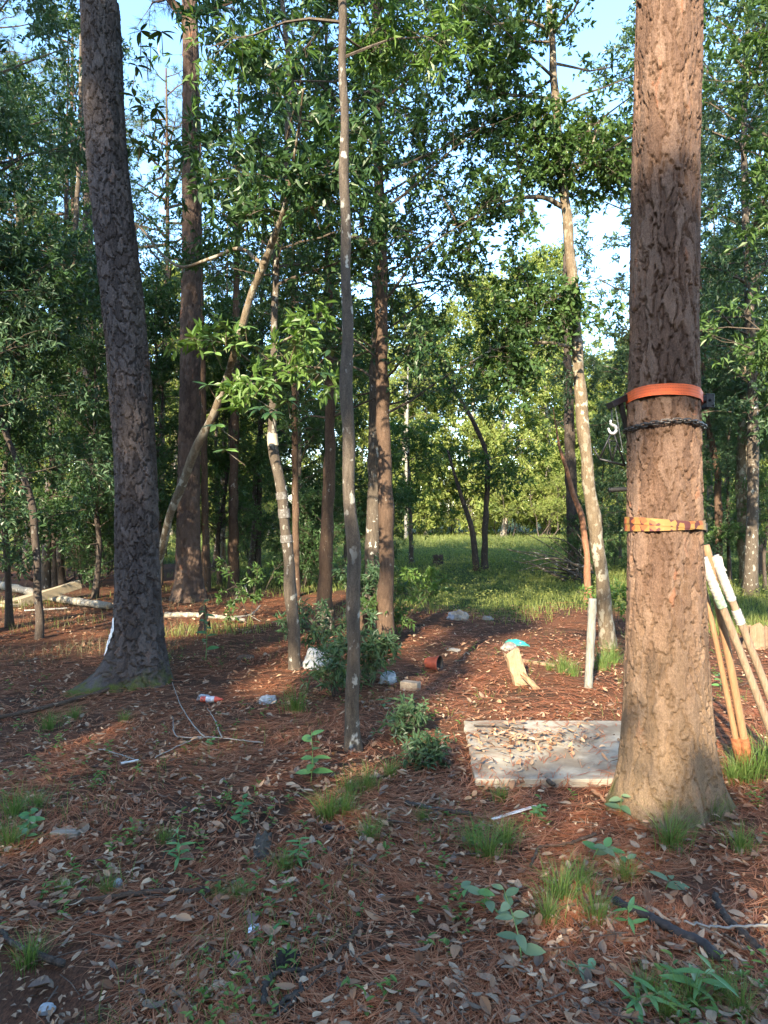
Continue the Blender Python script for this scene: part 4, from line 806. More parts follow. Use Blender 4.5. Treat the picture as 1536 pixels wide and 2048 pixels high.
stick('fallen_branch', 'bleached forked bough on sunlit needles behind the litter', 'branch', [(455, 1240), (500, 1232), (522, 1220, .05)], .018, .008, W_WHITE, .03, 7, [[(500, 1232), (512, 1240), (520, 1245)], [(466, 1222, .05), (480, 1206, .15), (494, 1194, .2)], [(490, 1198, .2), (500, 1212, .1), (512, 1205, .12)]])
stick('burnt_branch', 'smooth black branch running out of the weeds onto brown leaves', 'branch', [(1230, 1808), (1290, 1836), (1350, 1868), (1400, 1890), (1436, 1920)], .016, .019, plain('black_wood', (.028, .026, .027), .75, .3, 0, .3, 40, .4), .004, 9)
stick('fallen_branch', 'grey gnarled branch running down into leafy weeds', 'branch', [(1425, 1780), (1450, 1830), (1490, 1870), (1520, 1905)], .012, .016, B_DARK, .004, 8); stick('fallen_branch', 'thin pale twig crossing the grey gnarled branch', 'branch', [(1370, 1850), (1440, 1858), (1540, 1850)], .004, .005, W_WHITE, .02, 6)
stick('fallen_branch', 'brown curved stick lying on foreground needles', 'branch', [(600, 1960), (650, 1935), (695, 1900), (722, 1858)], .006, .009, B_BROWN, .006, 7); stick('fallen_branch', 'dark forked stick near the front edge of the litter', 'branch', [(560, 2040), (600, 1990), (606, 1955)], .006, .009, B_DARK, .004, 7, [[(596, 1995), (570, 2015), (550, 2035)]])
stick('fallen_branch', 'bent dark root-like stick beside the burnt cone', 'branch', [(527, 2020), (535, 1975), (560, 1955), (600, 1950)], .010, .008, B_DARK, .002, 7); stick('fallen_branch', 'dark stick with pale splintered end beside a weed clump', 'branch', [(5, 1875), (25, 1900), (80, 1925), (130, 1945)], .008, .012, B_DARK, .006, 8)
stick('fallen_branch', 'rotting brown branch half buried across the litter', 'branch', [(75, 1826), (200, 1812), (300, 1796), (420, 1792)], .010, .013, B_BROWN, -.002, 8); stick('fallen_branch', 'dark straight stick in front of the concrete slab', 'branch', [(810, 1622), (870, 1632), (945, 1636)], .012, .012, B_DARK, .002, 8)
stick('fallen_branch', 'short grey stick beside the left edge of the slab', 'branch', [(868, 1512), (885, 1528), (900, 1535)], .018, .016, B_GREY, .004, 8); stick('fallen_branch', 'small broken stick on the near edge of the slab', 'branch', [(1083, 1556), (1095, 1566), (1108, 1572)], .011, .012, B_GREY, .03, 8)
stick('slab_twig', 'long dark twig lying on the concrete slab', 'twig', [(948, 1462), (990, 1464), (1055, 1470)], .007, .005, B_DARK, .034, 6, wob=.001); stick('fallen_branch', 'thin bare twig arching in front of the big pine', 'branch', [(1060, 1745), (1080, 1700), (1130, 1690), (1190, 1665)], .006, .008, B_BROWN, .01, 6)
# rotten log piece, stumps
lp = thing('log_piece', 'short mossy lichen-covered log piece with a dark broken end', 'log'); rough_prism('log_core', G(522, 1728, .0), (-.02, .20, .03), (1, 0, 0), .17, .07, .07, B_GREY, 21, 10, .02, 1.1, lp, .95); rough_prism('broken_end', G(520, 1722, .012), (0, -.12, -.10), (1, 0, 0), .07, .05, .045, B_DARK, 22, 6, .012, .7, lp)
def stump(label, px, py, w, h, mat, seed):
    r = np.random.default_rng(seed); b = G(px, py, -.05); k, nl = 22, 9; V = []
    jag = r.uniform(-.15, .15, k)*h; jag = (jag+np.roll(jag, 1))/1.4
    for i in range(nl):
        u = i/(nl-1)
        for j in range(k):
            a = j/k*2*PI; R = w/2*(1+.35*math.exp(-u*5)*(1+.4*math.sin(4*a+seed))+.08*math.sin(7*a)+r.normal()*.02)
            V.append(b+np.array([R*math.cos(a), R*math.sin(a), u*h+(jag[j]*u*u)]))
    for j in range(k): V.append(b+np.array([.6*w/2*math.cos(j/k*2*PI), .6*w/2*math.sin(j/k*2*PI), h*.75]))
    i, j = np.meshgrid(np.arange(nl), np.arange(k), indexing='ij'); j2 = (j+1) % k
    st = thing('stump', label, 'stump'); link('stump_wood', mesh_np('stump_wood', np.array(V), [np.stack([i*k+j, i*k+j2, (i+1)*k+j2, (i+1)*k+j], -1).reshape(-1, 4), (np.arange(k)+nl*k)[None]], [mat]), st); return st
stump('dark jagged stump standing out in the shaded meadow', 876, 1132, .30, .36, B_DARK, 1); stump('grey moss-grown stump among the shrub leaves between slim trees', 655, 1262, .18, .34, B_GREY, 2); stump('torn tan stump in sun behind the taped digger handles', 1512, 1296, .24, .30, woodmat('rotten_wood', (.13, .085, .052), (.25, .17, .11), .9), 3); stump('weathered low stump behind the paired trunks', 726, 1262, .22, .30, B_BROWN, 4)
# dead brush heap of bare stems beside the reddish dead stem
r = np.random.default_rng(91); bh = thing('brush_heap', 'tangle of bare grey branches lying in the grass beside the dead reddish stem', 'brush')
for k in range(26):
    a = P(r.uniform(1130, 1195), r.uniform(1130, 1168), r.uniform(14.2, 16)); a[2] = max(.03, a[2]); e = P(r.uniform(1010, 1185), r.uniform(1020, 1150), r.uniform(14, 16.5)); e[2] = max(e[2], .05)
    s = spline(np.array([a, (a+e)/2+np.array([0, 0, r.uniform(-.1, .25)]), e]), 10); mb = MB(); mb.tube(s, np.linspace(r.uniform(.015, .035), .005, 10), 5); link('bare_branch', mb.mesh('bare_branch', [B_GREY], True), bh)
r = np.random.default_rng(92); bh = thing('brush_heap', 'dark heap of dead branches in the shade behind the lumber', 'brush')
for k in range(34):
    a = P(r.uniform(-60, 200), r.uniform(1120, 1160), r.uniform(15.5, 18)); a[2] = max(.05, a[2]); e = a+np.array([r.normal()*1.0, r.normal()*.5, r.uniform(.1, .9)])
    s = spline(np.array([a-np.array([0, 0, .1]), (a+e)/2+np.array([0, 0, r.uniform(-.1, .2)]), e]), 8); mb = MB(); mb.tube(s, np.linspace(r.uniform(.015, .04), .005, 8), 5); link('bare_branch', mb.mesh('bare_branch', [B_DARK], True), bh)
# ------------------------------------------------------------------ forest litter
def scatter(r, n, y0, y1, pw=1.6, margin=1.6):
    """denser near the viewpoint side of the clearing, thinning with distance"""
    u = r.uniform(0, 1, n); a = 1-pw
    y = (y0**a+(y1**a-y0**a)*u)**(1/a); x = r.uniform(-1, 1, n)*(.60*y+margin); return x, y
def surf(x, y): return np.where(on_slab(x, y), .028, gh(x, y))
def clear(x, y):
    ok = np.ones(len(x), bool)
    for p, R in TRUNKS: ok &= np.hypot(x-p[0], y-p[1]) > R
    return ok
def soil(x, y): return np.maximum(np.exp(-((x+1.15)/.45)**2-((y-2.2)/.35)**2), np.maximum(np.exp(-((x-1.25)/.4)**2-((y-2.86)/.13)**2), np.exp(-((x-.1)/.25)**2-((y-2.55)/.12)**2)*.7))
def patch(x, y, s, k): return np.sin(x*s+k)*np.sin(y*s*1.13+k*2.1)+.6*np.sin(x*s*2.3-y*s*1.7+k*.7)
r = np.random.default_rng(2024)
# pine needles: bundles of two or three, swirled in drifts
x, y = scatter(r, 64000, 1.55, 13, 1.5); keep = clear(x, y) & (patch(x, y, 1.9, .4) > r.uniform(-2.1, .8, len(x))) & (meadow_mask(x, y) < .7) & (soil(x, y) < r.uniform(.05, .75, len(x)))
sl_ = on_slab(x, y); keep &= ~sl_ | (r.uniform(0, 1, len(x)) < .22); x, y = x[keep], y[keep]; n = len(x)
az0 = 1.8*np.sin(x*1.3+.5)+1.6*np.sin(y*1.6-x*.7)+r.normal(size=n)*.55; az0 = np.where(r.uniform(0, 1, n) < .3, r.uniform(0, 6.3, n), az0)
z = surf(x, y)+r.uniform(.003, .032, n)*np.where(on_slab(x, y), .25, 1)
V_, F_ = [], []; off = 0
for b in range(3):
    m = np.ones(n, bool) if b < 2 else r.uniform(0, 1, n) < .5
    k = m.sum(); az = az0[m]+r.normal(size=k)*.16; L = r.uniform(.09, .19, k); bend = r.normal(size=k)*.35; w = (.00035+.00026*y[m]); tl = r.normal(size=k)*.05
    p0 = np.stack([x[m], y[m], z[m]], 1); d0 = np.stack([np.cos(az), np.sin(az), tl], 1); d1 = np.stack([np.cos(az+bend), np.sin(az+bend), -tl-.02], 1)
    p1 = p0+d0*(L*.5)[:, None]; p2 = p1+d1*(L*.5)[:, None]; g1, g2 = surf(p1[:, 0], p1[:, 1]), surf(p2[:, 0], p2[:, 1]); p1[:, 2] = np.maximum(p1[:, 2], g1+.003); p2[:, 2] = np.maximum(p2[:, 2], g2+.003)
    sd_ = np.stack([-np.sin(az), np.cos(az), 0*az], 1)*w[:, None]
    V_.append(np.stack([p0-sd_, p0+sd_, p1-sd_, p1+sd_, p2-sd_*.5, p2+sd_*.5], 1).reshape(-1, 3)); q = np.arange(k)[:, None]*6+off
    F_.append(np.concatenate([q+np.array([0, 1, 3, 2]), q+np.array([2, 3, 5, 4])])); off += 6*k
o = link('pine_needle_litter', mesh_np('pine_needle_litter', np.concatenate(V_), [np.concatenate(F_)], [N_BROWN])); o['kind'] = 'stuff'; tag(o, 'rust-red fallen pine needles drifted over the forest floor', 'pine needles')
# dead leaves: curled blades
def dead_leaf(W, bend, fold, k=5, point=.85):
    u = np.linspace(0, 1, k); w = np.sin(np.clip(u, .02, .98)**point*PI)**.7*W/2; w[0] = .01; w[-1] = 0; V = []
    for a, b in zip(u, w):
        z = bend*(a-.5)**2*2; V += [(a-.5, -b, z+fold*b), (a-.5, 0, z), (a-.5, b, z+fold*b)]
    i = np.arange(k-1); F = np.concatenate([np.stack([i*3+c, (i+1)*3+c, (i+1)*3+c+1, i*3+c+1], -1) for c in (0, 1)]); return np.array(V), F
SH = [dead_leaf(.42, .25, .35), dead_leaf(.36, -.22, -.25), dead_leaf(.5, .12, .6), dead_leaf(.30, .35, .2), dead_leaf(.55, -.3, .3), dead_leaf(.40, .05, -.5)]
def litter_leaves(x, y, L, r, zl=(.012, .042)):
    V_, F_ = [], []; off = 0; n = len(x); pick = r.integers(len(SH), size=n)
    for k, (T, F) in enumerate(SH):
        m = pick == k; c = m.sum(); az = r.uniform(0, 6.3, c); tx, ty = r.normal(size=c)*.3, r.normal(size=c)*.3
        ax = unit(np.stack([np.cos(az), np.sin(az), tx], 1)); nm = unit(np.stack([r.normal(size=c)*.25, r.normal(size=c)*.25, np.where(r.uniform(size=c) < .5, 1, 1.)], 1)); sd_ = unit(np.cross(nm, ax)); nn = np.cross(ax, sd_)
        p = np.stack([x[m], y[m], surf(x[m], y[m])+r.uniform(*zl, c)], 1)
        V = p[:, None]+L[m][:, None, None]*(T[None, :, :1]*ax[:, None]+T[None, :, 1:2]*sd_[:, None]+T[None, :, 2:]*nn[:, None])
        V[:, :, 2] = np.maximum(V[:, :, 2], surf(V[:, :, 0], V[:, :, 1])+.002)
        V_.append(V.reshape(-1, 3)); F_.append((F[None]+np.arange(c)[:, None, None]*len(T)).reshape(-1, 4)+off); off += c*len(T)
    return np.concatenate(V_), np.concatenate(F_)
x, y = scatter(r, 20000, 1.6, 15, 1.38); keep = clear(x, y) & (patch(x, y, 2.3, 2.2) > r.uniform(-2.2, 1.2, len(x))) & (meadow_mask(x, y) < .8) & (soil(x, y) < r.uniform(.1, 1, len(x))); keep &= ~on_slab(x, y) | ((patch(x, y, 6, .9) > .1) & (r.uniform(0, 1, len(x)) < .9)); x, y = x[keep], y[keep]
q = r.normal(size=(260, 2))*np.array([.28, .13])+SLAB_C+np.array([-.12, .05]); q = q[on_slab(q[:, 0], q[:, 1])]; x, y = np.concatenate([x, q[:, 0]]), np.concatenate([y, q[:, 1]])
V, F = litter_leaves(x, y, np.clip(r.normal(.041, .015, len(x)), .016, .08)*(1+.015*y), r)
o = link('leaf_litter', mesh_np('leaf_litter', V, [F], [L_BROWN])); o['kind'] = 'stuff'; tag(o, 'small brown and grey dead leaves covering the forest floor', 'leaf litter')
x, y = scatter(r, 16000, 1.6, 11, 1.5); keep = clear(x, y) & (meadow_mask(x, y) < .8); keep &= ~on_slab(x, y) | (r.uniform(0, 1, len(x)) < .15); x, y = x[keep], y[keep]; n = len(x); az = r.uniform(0, 6.3, n)
V, F = leaf_arrays(np.stack([x, y, surf(x, y)+r.uniform(.008, .036, n)], 1), unit(np.stack([np.cos(az), np.sin(az), r.normal(size=n)*.3], 1)), unit(np.array([0, 0, 1.])+rnd_unit(r, n)*.5), r.uniform(.012, .034, n), r.uniform(.006, .018, n), LEAF4)
o = link('leaf_crumbs', mesh_np('leaf_crumbs', V, [F], [L_BROWN])); o['kind'] = 'stuff'; tag(o, 'broken crumbs of dead leaves sifted through the needles', 'leaf litter')
# the largest fallen leaves, one by one
t = NT('fallen_leaf_brown').set(.75, .12); c = t.ramp(t.objrnd(), [(0, (.06, .036, .027)), (.25, (.16, .085, .055)), (.5, (.26, .145, .09)), (.75, (.31, .19, .12)), (.9, (.13, .10, .085)), (1, (.34, .25, .17))]); n1 = t.noise(9, 4, t.coord()); t.color(t.mix(t.ramp(n1, [(.4, 0), (.75, .5)]), c, (.05, .03, .022))); t.bump(n1, .4, .01); M_FALLEN = t.m
FL = [mesh_np('fallen_leaf', *((lambda q: (q[0], [q[1]]))(dead_leaf(w, b, f, 7, p))), [M_FALLEN], None, None, True) for w, b, f, p in ((.42, .3, .35, .85), (.38, -.25, -.3, 1.0), (.5, .15, .7, .8), (.33, .4, .25, .9), (.6, -.3, .35, .75), (.45, .05, -.6, 1.1))]
x, y = scatter(r, 420, 1.75, 4.2, 1.3, .8); keep = clear(x, y) & ~on_slab(x, y) & (np.abs(x) < .58*y+.1); x, y = x[keep][:230], y[keep][:230]
for a, b in zip(x, y):
    o = link('fallen_leaf', FL[r.integers(6)], None, (a, b, float(gh(a, b))+r.uniform(.016, .03)), (r.normal()*.22, r.normal()*.22, r.uniform(0, 6.3)), r.uniform(.04, .078)); o.scale[1] *= r.uniform(.7, 1.35); o.scale[2] *= r.uniform(.5, 1.9); tag(o, 'large curled brown dead leaf on the needle litter in front', 'leaf', 'large fallen leaves in front')
# twigs and bark crumbs
rt = np.random.default_rng(314); x, y = scatter(rt, 900, 1.7, 8, 1.4); keep = clear(x, y); x, y = x[keep], y[keep]; mb = MB()
for a, b in zip(x, y):
    az = rt.uniform(0, 6.3); L = rt.uniform(.03, .17); z = float(surf(a, b))+rt.uniform(.012, .035); d = np.array([math.cos(az), math.sin(az), 0]); p = np.array([a, b, z]); rr_ = rt.uniform(.0012, .004)
    mb.tube([p, p+d*L*.5+np.array([*rt.normal(size=2)*.008, .004]), p+d*L], [rr_, rr_*.9, rr_*.6], 4)
o = link('twig_litter', mb.mesh('twig_litter', [barkmat('litter_twig', (.04, .03, .024), (.11, .08, .06), (.24, .19, .15))])); o['kind'] = 'stuff'; tag(o, 'small broken twigs strewn over the litter', 'twigs')
# ------------------------------------------------------------------ grass
def blades(r, x, y, z, h, w, lean=.35, az=None, k=3):
    n = len(x); az = r.uniform(0, 6.3, n) if az is None else az; ln = np.abs(r.normal(size=n))*lean+.08; V = []
    dx, dy = np.cos(az), np.sin(az); fa = r.uniform(0, 6.3, n); sx, sy = np.cos(fa)*w/2, np.sin(fa)*w/2
    for i in range(k+1):
        u = i/k; px = x+dx*h*ln*u*u; py = y+dy*h*ln*u*u; pz = z+h*u*(1-.35*ln*u*u); f = (1-u)**.6 if i < k else 0
        if i < k: V += [np.stack([px-sx*f, py-sy*f, pz], 1), np.stack([px+sx*f, py+sy*f, pz], 1)]
        else: V += [np.stack([px, py, pz], 1)]
    V = np.stack(V, 1).reshape(-1, 3); m = 2*k+1; q = np.arange(n)[:, None]*m
    F4 = np.concatenate([q+np.array([2*i, 2*i+1, 2*i+3, 2*i+2]) for i in range(k-1)]); F3 = q+np.array([2*k-2, 2*k-1, 2*k]); return V, F4, F3
r = np.random.default_rng(77)
# meadow: one mass of blades, thinner and taller with distance
y = 8.6+(55-8.6)*r.uniform(0, 1, 155000)**1.55; x = r.uniform(-.62, .66, len(y))*y+r.normal(size=len(y))*.5
keep = meadow_mask(x, y)+.28*patch(x, y, .9, 1.1) > r.uniform(.1, .95, len(x)); x, y = x[keep], y[keep]
path_ = np.exp(-((x-(1.2+.09*(y-9)))/.7)**2)*np.clip((26-y)/8, 0, 1); h = r.uniform(.10, .30, len(x))*(1+.018*y)*(1-.65*path_)*np.where(y < 33, np.clip(.62-.012*(y-9), .3, .62), .8)
V, F4, F3 = blades(r, x, y, gh(x, y)-.01, h, .003+.0007*y, .5, None, 2)
o = link('meadow_grass', mesh_np('meadow_grass', V, [F4, F3], [L_MEADOW])); o['kind'] = 'stuff'; tag(o, 'green grass filling the meadow clearing', 'grass')
# low weeds among the meadow grass: broad small leaves
y = 12+(45-12)*r.uniform(0, 1, 26000)**1.5; x = r.uniform(-.6, .6, len(y))*y; keep = meadow_mask(x, y) > .6; x, y = x[keep], y[keep]; n = len(x)
V, F = leaf_arrays(np.stack([x, y, gh(x, y)+r.uniform(.02, .22, n)], 1), unit(np.stack([r.normal(size=n), r.normal(size=n), r.uniform(-.2, .6, n)], 1)), unit(np.array([0, 0, 1.])+rnd_unit(r, n)*.7), .028+.0024*y, .012+.0011*y, LEAF4)
o = link('meadow_weeds', mesh_np('meadow_weeds', V, [F], [L_MEADOW])); o['kind'] = 'stuff'; tag(o, 'leafy green weeds growing through the meadow grass', 'weeds')
# straw-coloured rough grass in the shaded wood
x, y = scatter(r, 9000, 7, 15, 1.3); keep = (x < -2.2) & clear(x, y) & (patch(x, y, 1.1, .3) > -.2); x, y = x[keep], y[keep]
V, F4, F3 = blades(r, x, y, gh(x, y), r.uniform(.08, .25, len(x)), np.full(len(x), .006), .9, None, 3)
o = link('rough_grass', mesh_np('rough_grass', V, [F4, F3], [L_STRAW])); o['kind'] = 'stuff'; tag(o, 'dry straw-coloured grass under the trees by the lumber', 'grass')
# sparse sprigs in the litter
x, y = scatter(r, 10000, 1.7, 9, 1.45); keep = clear(x, y) & ~on_slab(x, y) & (patch(x, y, 2.6, 3.3)+patch(x, y, 1.1, .3) > .75); x, y = x[keep], y[keep]; n = len(x)
V, F4, F3 = blades(r, x, y, gh(x, y), r.uniform(.03, .15, n), r.uniform(.0018, .004, n), .8, None, 3)
o = link('grass_sprigs', mesh_np('grass_sprigs', V, [F4, F3], [L_GRASS])); o['kind'] = 'stuff'; tag(o, 'sparse grass sprigs growing through the leaf litter', 'grass')
x, y = scatter(r, 1500, 1.7, 8, 1.4); keep = clear(x, y) & ~on_slab(x, y) & (patch(x, y, 1.9, 5.3) > .1); x, y = x[keep], y[keep]; rep = 6; X6, Y6 = np.repeat(x, rep), np.repeat(y, rep); n = len(X6)
az = np.tile(np.arange(rep), len(x))*1.05+np.repeat(r.uniform(0, 6, len(x)), rep); zl = np.tile(np.linspace(.015, .07, rep), len(x))*np.repeat(r.uniform(.5, 1.6, len(x)), rep)
V, F = leaf_arrays(np.stack([X6, Y6, gh(X6, Y6)+zl], 1), unit(np.stack([np.cos(az), np.sin(az), r.uniform(-.1, .5, n)], 1)), unit(np.array([0, 0, 1.])+rnd_unit(r, n)*.4), r.uniform(.018, .045, n), r.uniform(.008, .017, n), LEAF6)
o = link('weed_seedlings', mesh_np('weed_seedlings', V, [F], [L_BRIGHT])); o['kind'] = 'stuff'; tag(o, 'tiny green weed seedlings scattered over the litter', 'weeds')
# grass tufts one can count
LMK = ((950, 1570, 'slab corner'), (622, 1570, 'upright paired-leaf seedling'), (522, 1720, 'mossy log piece'), (1030, 1625, 'white lath'), (1045, 1935, 'trailing pale weed'), (1010, 1845, 'pale broad-leaved weed'), (1330, 1850, 'black branch'), (130, 1676, 'board offcut'), (60, 1420, 'long brown fallen branch'), (250, 1370, 'leaning pine foot'), (705, 1505, 'slim straight tree'), (536, 1405, 'crushed carton'), (670, 1670, 'charred stick'), (1330, 1600, 'strapped pine'), (1180, 1700, 'drooping weed'), (250, 1810, 'rotting branch'), (60, 1920, 'splintered dark stick'), (880, 1630, 'dark straight stick'), (1390, 2000, 'long-bladed weed'))
TUFT = []
for k in range(4):
    rr = np.random.default_rng(300+k); n = 120; a = rr.uniform(0, 6.3, n); R = np.abs(rr.normal(size=n))*.16
    V, F4, F3 = blades(rr, R*np.cos(a), R*np.sin(a), np.zeros(n), rr.uniform(.45, 1, n), np.full(n, .016), .55, a+rr.normal(size=n)*.5, 4); TUFT.append(mesh_np('grass_tuft', V, [F4, F3], [L_GRASS]))
r = np.random.default_rng(11)
tl_ = {1: ('bright spiky grass tuft growing out of the brown litter', 'grass tufts in the litter'), 2: ('tall sunlit grass tuft beside the bleached post', 'grass tufts by the post'), 3: ('dark grass tuft hiding the digger blades', 'grass tufts at the digger blades')}
for px, py, h, g in ((592, 1425, .22, 1), (735, 1590, .16, 1), (655, 1650, .17, 1), (975, 1720, .17, 1), (1010, 1690, .15, 1), (1120, 1800, .18, 1), (1160, 1770, .14, 1), (480, 1800, .09, 1), (440, 1800, .07, 1), (30, 1640, .16, 1), (100, 1450, .14, 1), (150, 1430, .12, 1), (60, 1930, .12, 1), (740, 1690, .13, 1), (845, 1650, .09, 1), (1000, 1595, .10, 1), (1290, 1990, .10, 1), (1380, 2010, .12, 1), (1330, 2035, .1, 1), (250, 1440, .1, 1), (130, 1790, .08, 1), (570, 1745, .1, 1), (690, 1640, .14, 1), (700, 1600, .13, 1), (20, 1700, .15, 1), (75, 1620, .12, 1), (1190, 1840, .15, 1), (1095, 1845, .13, 1), (945, 1700, .13, 1), (1440, 1990, .11, 1), (1480, 2030, .12, 1), (780, 1560, .12, 1), (1480, 1690, .14, 1), (1250, 1745, .12, 1), (330, 1690, .09, 1), (215, 1790, .09, 1),
        (1125, 1350, .24, 2), (1145, 1358, .2, 2), (1205, 1345, .3, 2), (1225, 1330, .3, 2), (1100, 1345, .12, 2), (1490, 1560, .26, 3), (1515, 1550, .28, 3), (1465, 1560, .2, 3), (1535, 1530, .3, 3), (1420, 1630, .18, 3), (1340, 1680, .2, 1)):
    b = G(px, py); o = link('grass_tuft', TUFT[r.integers(4)], None, b-np.array([0, 0, .005]), (0, 0, r.uniform(0, 6.3)), h*(1.35 if g == 1 else 1.1)); tag(o, tl_[g][0] if g > 1 else 'bright spiky grass tuft in the litter nearest the '+min(LMK, key=lambda q: math.dist(G(q[0], q[1]), b))[2], 'grass', tl_[g][1])
# ------------------------------------------------------------------ broad-leaved plants, leaf by leaf
def gloss(name, a, b, rough=.5): t = NT(name).set(rough, .35); t.color(t.ramp(t.objrnd(), [(0, a), (1, b)])); return t.m
G_SEED, G_PALE = gloss('seedling_leaf', (.055, .14, .04), (.10, .20, .065)), gloss('pale_leaf', (.065, .115, .055), (.12, .17, .09), .6)
G_DARK = gloss('deep_leaf', (.04, .11, .035), (.07, .16, .05))
LS, LP, LD = [big_leaf_mesh('leaf', 1, .46, m, .14, 6, .8) for m in (G_SEED, G_PALE, G_DARK)]; LN = [big_leaf_mesh('leaf', 1, .2, m, .2, 6, .8) for m in (G_SEED, G_PALE, G_DARK)]
M_STEM = plain('green_stem', (.10, .16, .05), .6)
def plant(label, stem, leaves, size, me, rs=.003, name='seedling', seed=0, pairs=False):
    r = np.random.default_rng(seed); root = thing(name, label, 'plant', (0, 0, 0)); s = spline(np.asarray(stem), 20); mb = MB(); mb.tube(s, np.linspace(rs, rs*.5, 20), 6); link('stem', mb.mesh('stem', [M_STEM], True), root)
    for k in range(leaves):
        u = .25+.75*(k//2*2 if pairs else k)/max(1, leaves-1); p = s[min(19, int(u*19))]; az = k*PI+(k//2)*1.4 if pairs else k*2.4+r.uniform(-.4, .4); ax = np.array([math.cos(az), math.sin(az), r.uniform(-.1, .35)])
        put_leaf(root, me if not isinstance(me, list) else me[k % len(me)], p, ax, unit(np.array([r.normal()*.25, -.35+r.normal()*.2, 1])), size*r.uniform(.7, 1.15)*(1.1-.3*u))
    return root
b = G(622, 1578); plant('bright green upright seedling with paired oval leaves beside the slim straight tree', [b, b+np.array([.01, 0, .13]), b+np.array([.0, .02, .29])], 12, .105, LS, .003, 'seedling', 1, True)
b = G(1045, 1935); plant('pale-leaved trailing weed with heart-shaped leaves in front', [b, b+np.array([-.01, .06, .10]), b+np.array([-.03, .2, .16])], 10, .088, LP, .0035, 'broadleaf_weed', 2)
b = G(1010, 1845); plant('pale broad-leaved weed beside the spiky grass behind the trailing weed', [b, b+np.array([-.08, .05, .08]), b+np.array([-.16, .08, .09])], 9, .08, [LP, LS], .003, 'broadleaf_weed', 3)
b = G(1180, 1715); plant('drooping grey-green weed with large leaves before the pine foot', [b, b+np.array([.05, 0, .08]), b+np.array([.15, -.05, .05])], 9, .085, [LP, LD], .003, 'broadleaf_weed', 4)
b = G(1238, 1618); plant('pale star-shaped sprig growing against the mossy pine foot', [b, b+np.array([.0, -.02, .06]), b+np.array([.0, -.03, .12])], 6, .085, LP, .003, 'broadleaf_weed', 5)
b = G(1330, 1760); plant('lone pale leaf sprig on the dark soil near the pine foot', [b, b+np.array([.01, 0, .03]), b+np.array([.02, 0, .06])], 3, .10, LP, .002, 'broadleaf_weed', 6)
b = G(1255, 1850); plant('narrow-leaved green sprig over the black branch', [b, b+np.array([0, 0, .05]), b+np.array([0, 0, .09])], 6, .10, LN[0], .002, 'broadleaf_weed', 7)
b = G(1130, 1950); plant('low ragged green weed in front of the black branch', [b, b+np.array([.05, 0, .03]), b+np.array([.10, 0, .03])], 5, .07, [LP, LS], .002, 'broadleaf_weed', 8)
b = G(355, 1735); plant('leafy bushy weed with narrow leaves left of the mossy log piece'.replace(' left of', ' beside'), [b, b+np.array([.01, 0, .07]), b+np.array([0, 0, .15])], 16, .075, LN[0], .003, 'broadleaf_weed', 9)
b = G(590, 1735); plant('bushy weed growing against the mossy log piece', [b, b+np.array([.02, 0, .06]), b+np.array([.02, 0, .12])], 14, .07, LN[0], .003, 'broadleaf_weed', 10)
b = G(545, 1880); plant('small bright weed with three long leaves behind the burnt cone', [b, b+np.array([0, 0, .02]), b+np.array([0, 0, .04])], 4, .08, LN[0], .002, 'broadleaf_weed', 11)
b = G(50, 1690); plant('round-leaved weed clump at the edge of the grass by the board offcut', [b, b+np.array([.02, 0, .08]), b+np.array([.03, 0, .16])], 14, .07, [LS, LD], .003, 'broadleaf_weed', 12)
b = G(480, 1665); plant('slim dark weed standing alone behind the mossy log piece', [b, b+np.array([.01, 0, .08]), b+np.array([.015, 0, .15])], 12, .055, LD, .002, 'broadleaf_weed', 13)
b = G(1075, 1630); plant('small dense weed at the end of the white lath', [b, b+np.array([.0, 0, .04]), b+np.array([.02, 0, .08])], 14, .05, LS, .002, 'broadleaf_weed', 14)
b = G(1390, 2000); plant('long-bladed green weed near the front among grass', [b, b+np.array([.0, 0, .06]), b+np.array([.04, -.02, .12])], 12, .12, LN[0], .002, 'broadleaf_weed', 15)
b = G(1240, 2020); plant('trailing narrow weed near the front below the black branch', [b, b+np.array([.06, 0, .04]), b+np.array([.14, 0, .06])], 12, .10, LN[0], .002, 'broadleaf_weed', 16)
b = G(770, 1420); plant('small upright dark sprout behind the slim straight tree', [b, b+np.array([0, 0, .05]), b+np.array([0, 0, .10])], 6, .09, LN[2], .002, 'broadleaf_weed', 17)
b = G(412, 1325); plant('thin sapling with a few hanging leaves beside the leaning grey pine', [b, b+np.array([.01, 0, .3]), b+np.array([-.02, 0, .62])], 12, .12, LD, .006, 'sapling', 18)
b = G(418, 1500); plant('tiny round-leaved sprout between bleached twigs', [b, b+np.array([.01, 0, .03]), b+np.array([.02, 0, .05])], 6, .04, LS, .0015, 'broadleaf_weed', 19)
b = G(215, 1345); plant('fern-like green sprig at the leaning pine foot', [b, b+np.array([.05, 0, .08]), b+np.array([.16, 0, .12])], 18, .13, LN[2], .002, 'fern', 20)
b = G(1440, 1385); plant('bright leafy sprig between the pine and the digger handles', [b, b+np.array([0, 0, .08]), b+np.array([0, 0, .16])], 8, .08, LS, .002, 'broadleaf_weed', 21)
# dead leaf cluster hanging by a thread
dl = thing('dead_leaf_cluster', 'hanging cluster of withered brown leaves on a thin stem beside the leaning pine', 'leaf cluster'); mb = MB(); c0 = P(408, 1165, 7.6); c1 = P(411, 1205, 7.6); mb.tube([c0+np.array([.02, 0, .6]), c0, c1], .003, 5); link('stem', mb.mesh('stem', [B_DARK]), dl); r = np.random.default_rng(4)
DLm = big_leaf_mesh('leaf', 1, .36, M_FALLEN, .2)
for k in range(12): put_leaf(dl, DLm, c1+np.array([r.normal()*.025, r.normal()*.025, -.02*k]), (r.normal()*.3, r.normal()*.3, -1), (r.normal(), -1, r.normal()*.3), r.uniform(.11, .17))
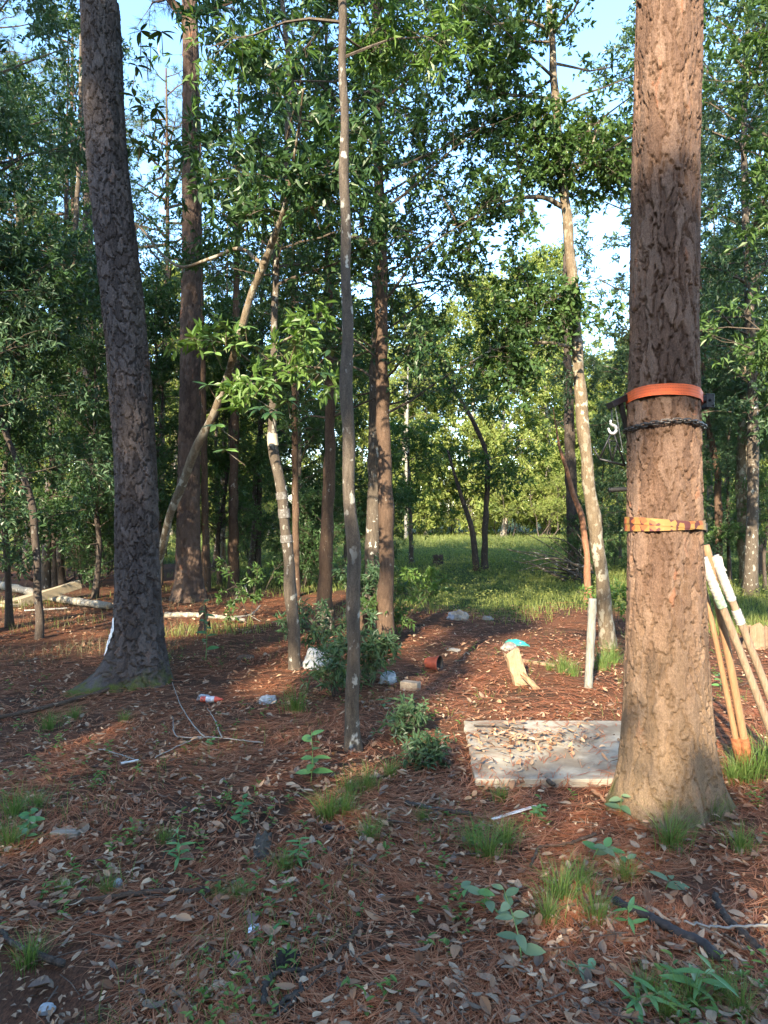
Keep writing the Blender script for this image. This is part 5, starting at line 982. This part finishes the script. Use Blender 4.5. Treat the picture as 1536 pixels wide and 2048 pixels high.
# leafy shrubs between the slim trees
def shrub(label, px, py, h, reach, n, leaf, lm, seed, n3=3, nl=6):
    n = n*3//4
    b = G(px, py); r = np.random.default_rng(seed); root = thing('leafy_shrub', label, 'shrub', b); mbs, mbc = MB(), MB()
    for k in range(5):
        e = np.array([r.normal()*reach*.6, r.normal()*reach*.6, h*r.uniform(.7, 1)]); s = spline(np.array([[0, 0, -.03], e*.5+np.array([0, 0, .08]), e]), 10); mbs.tube(s, np.linspace(.006, .002, 10), 5)
        st = s[r.integers(3, 10, n//5)]; di = unit(rnd_unit(r, len(st))*np.array([1, 1, .5])+np.array([0, 0, .25])); canopy(mbc, r, st, di, reach*r.uniform(.35, .8, len(st)), 3, n3, nl, leaf, LEAF4, tw=.09)
    link('stems', mbs.mesh('stems', [B_DARK]), root)['kind'] = 'stuff'; link('foliage', mbc.mesh('foliage', [lm, B_TWIG]), root)
shrub('airy bluish shrub with narrow leaves around the slim straight tree', 668, 1392, .5, .30, 20, (.075, .017), L_BLUE, 1); shrub('dark narrow-leaved shrub just behind the slim straight tree', 745, 1372, .5, .28, 20, (.08, .018), L_BLUE, 2)
shrub('leafy shrub at the foot of the kinked trunk', 790, 1272, .75, .45, 20, (.08, .024), L_MID, 3); shrub('low bluish shrub hiding the foot of the banded slim tree', 660, 1318, .5, .5, 20, (.075, .02), L_BLUE, 4)
shrub('shrub with long drooping leaves at the foot of the paired trunks', 745, 1262, .8, .5, 20, (.10, .028), L_BLUE, 5); shrub('low weedy shrub spreading before the slab corner', 800, 1480, .10, .17, 20, (.05, .016), L_BLUE, 6); shrub('creeping weedy shrub on needles beside the slab', 850, 1530, .08, .15, 20, (.045, .015), L_BLUE, 7)
shrub('yellow-green leggy shrub in the sun at the meadow edge', 855, 1232, .65, .4, 15, (.085, .03), L_BRIGHT, 8); shrub('light green shrub under the leaning lichen-mottled tree', 1232, 1262, .7, .4, 15, (.07, .026), L_BRIGHT, 9); shrub('thin leafy shrub in the wood by the pale fallen trunk', 500, 1240, .9, .5, 15, (.08, .03), L_MID, 10)
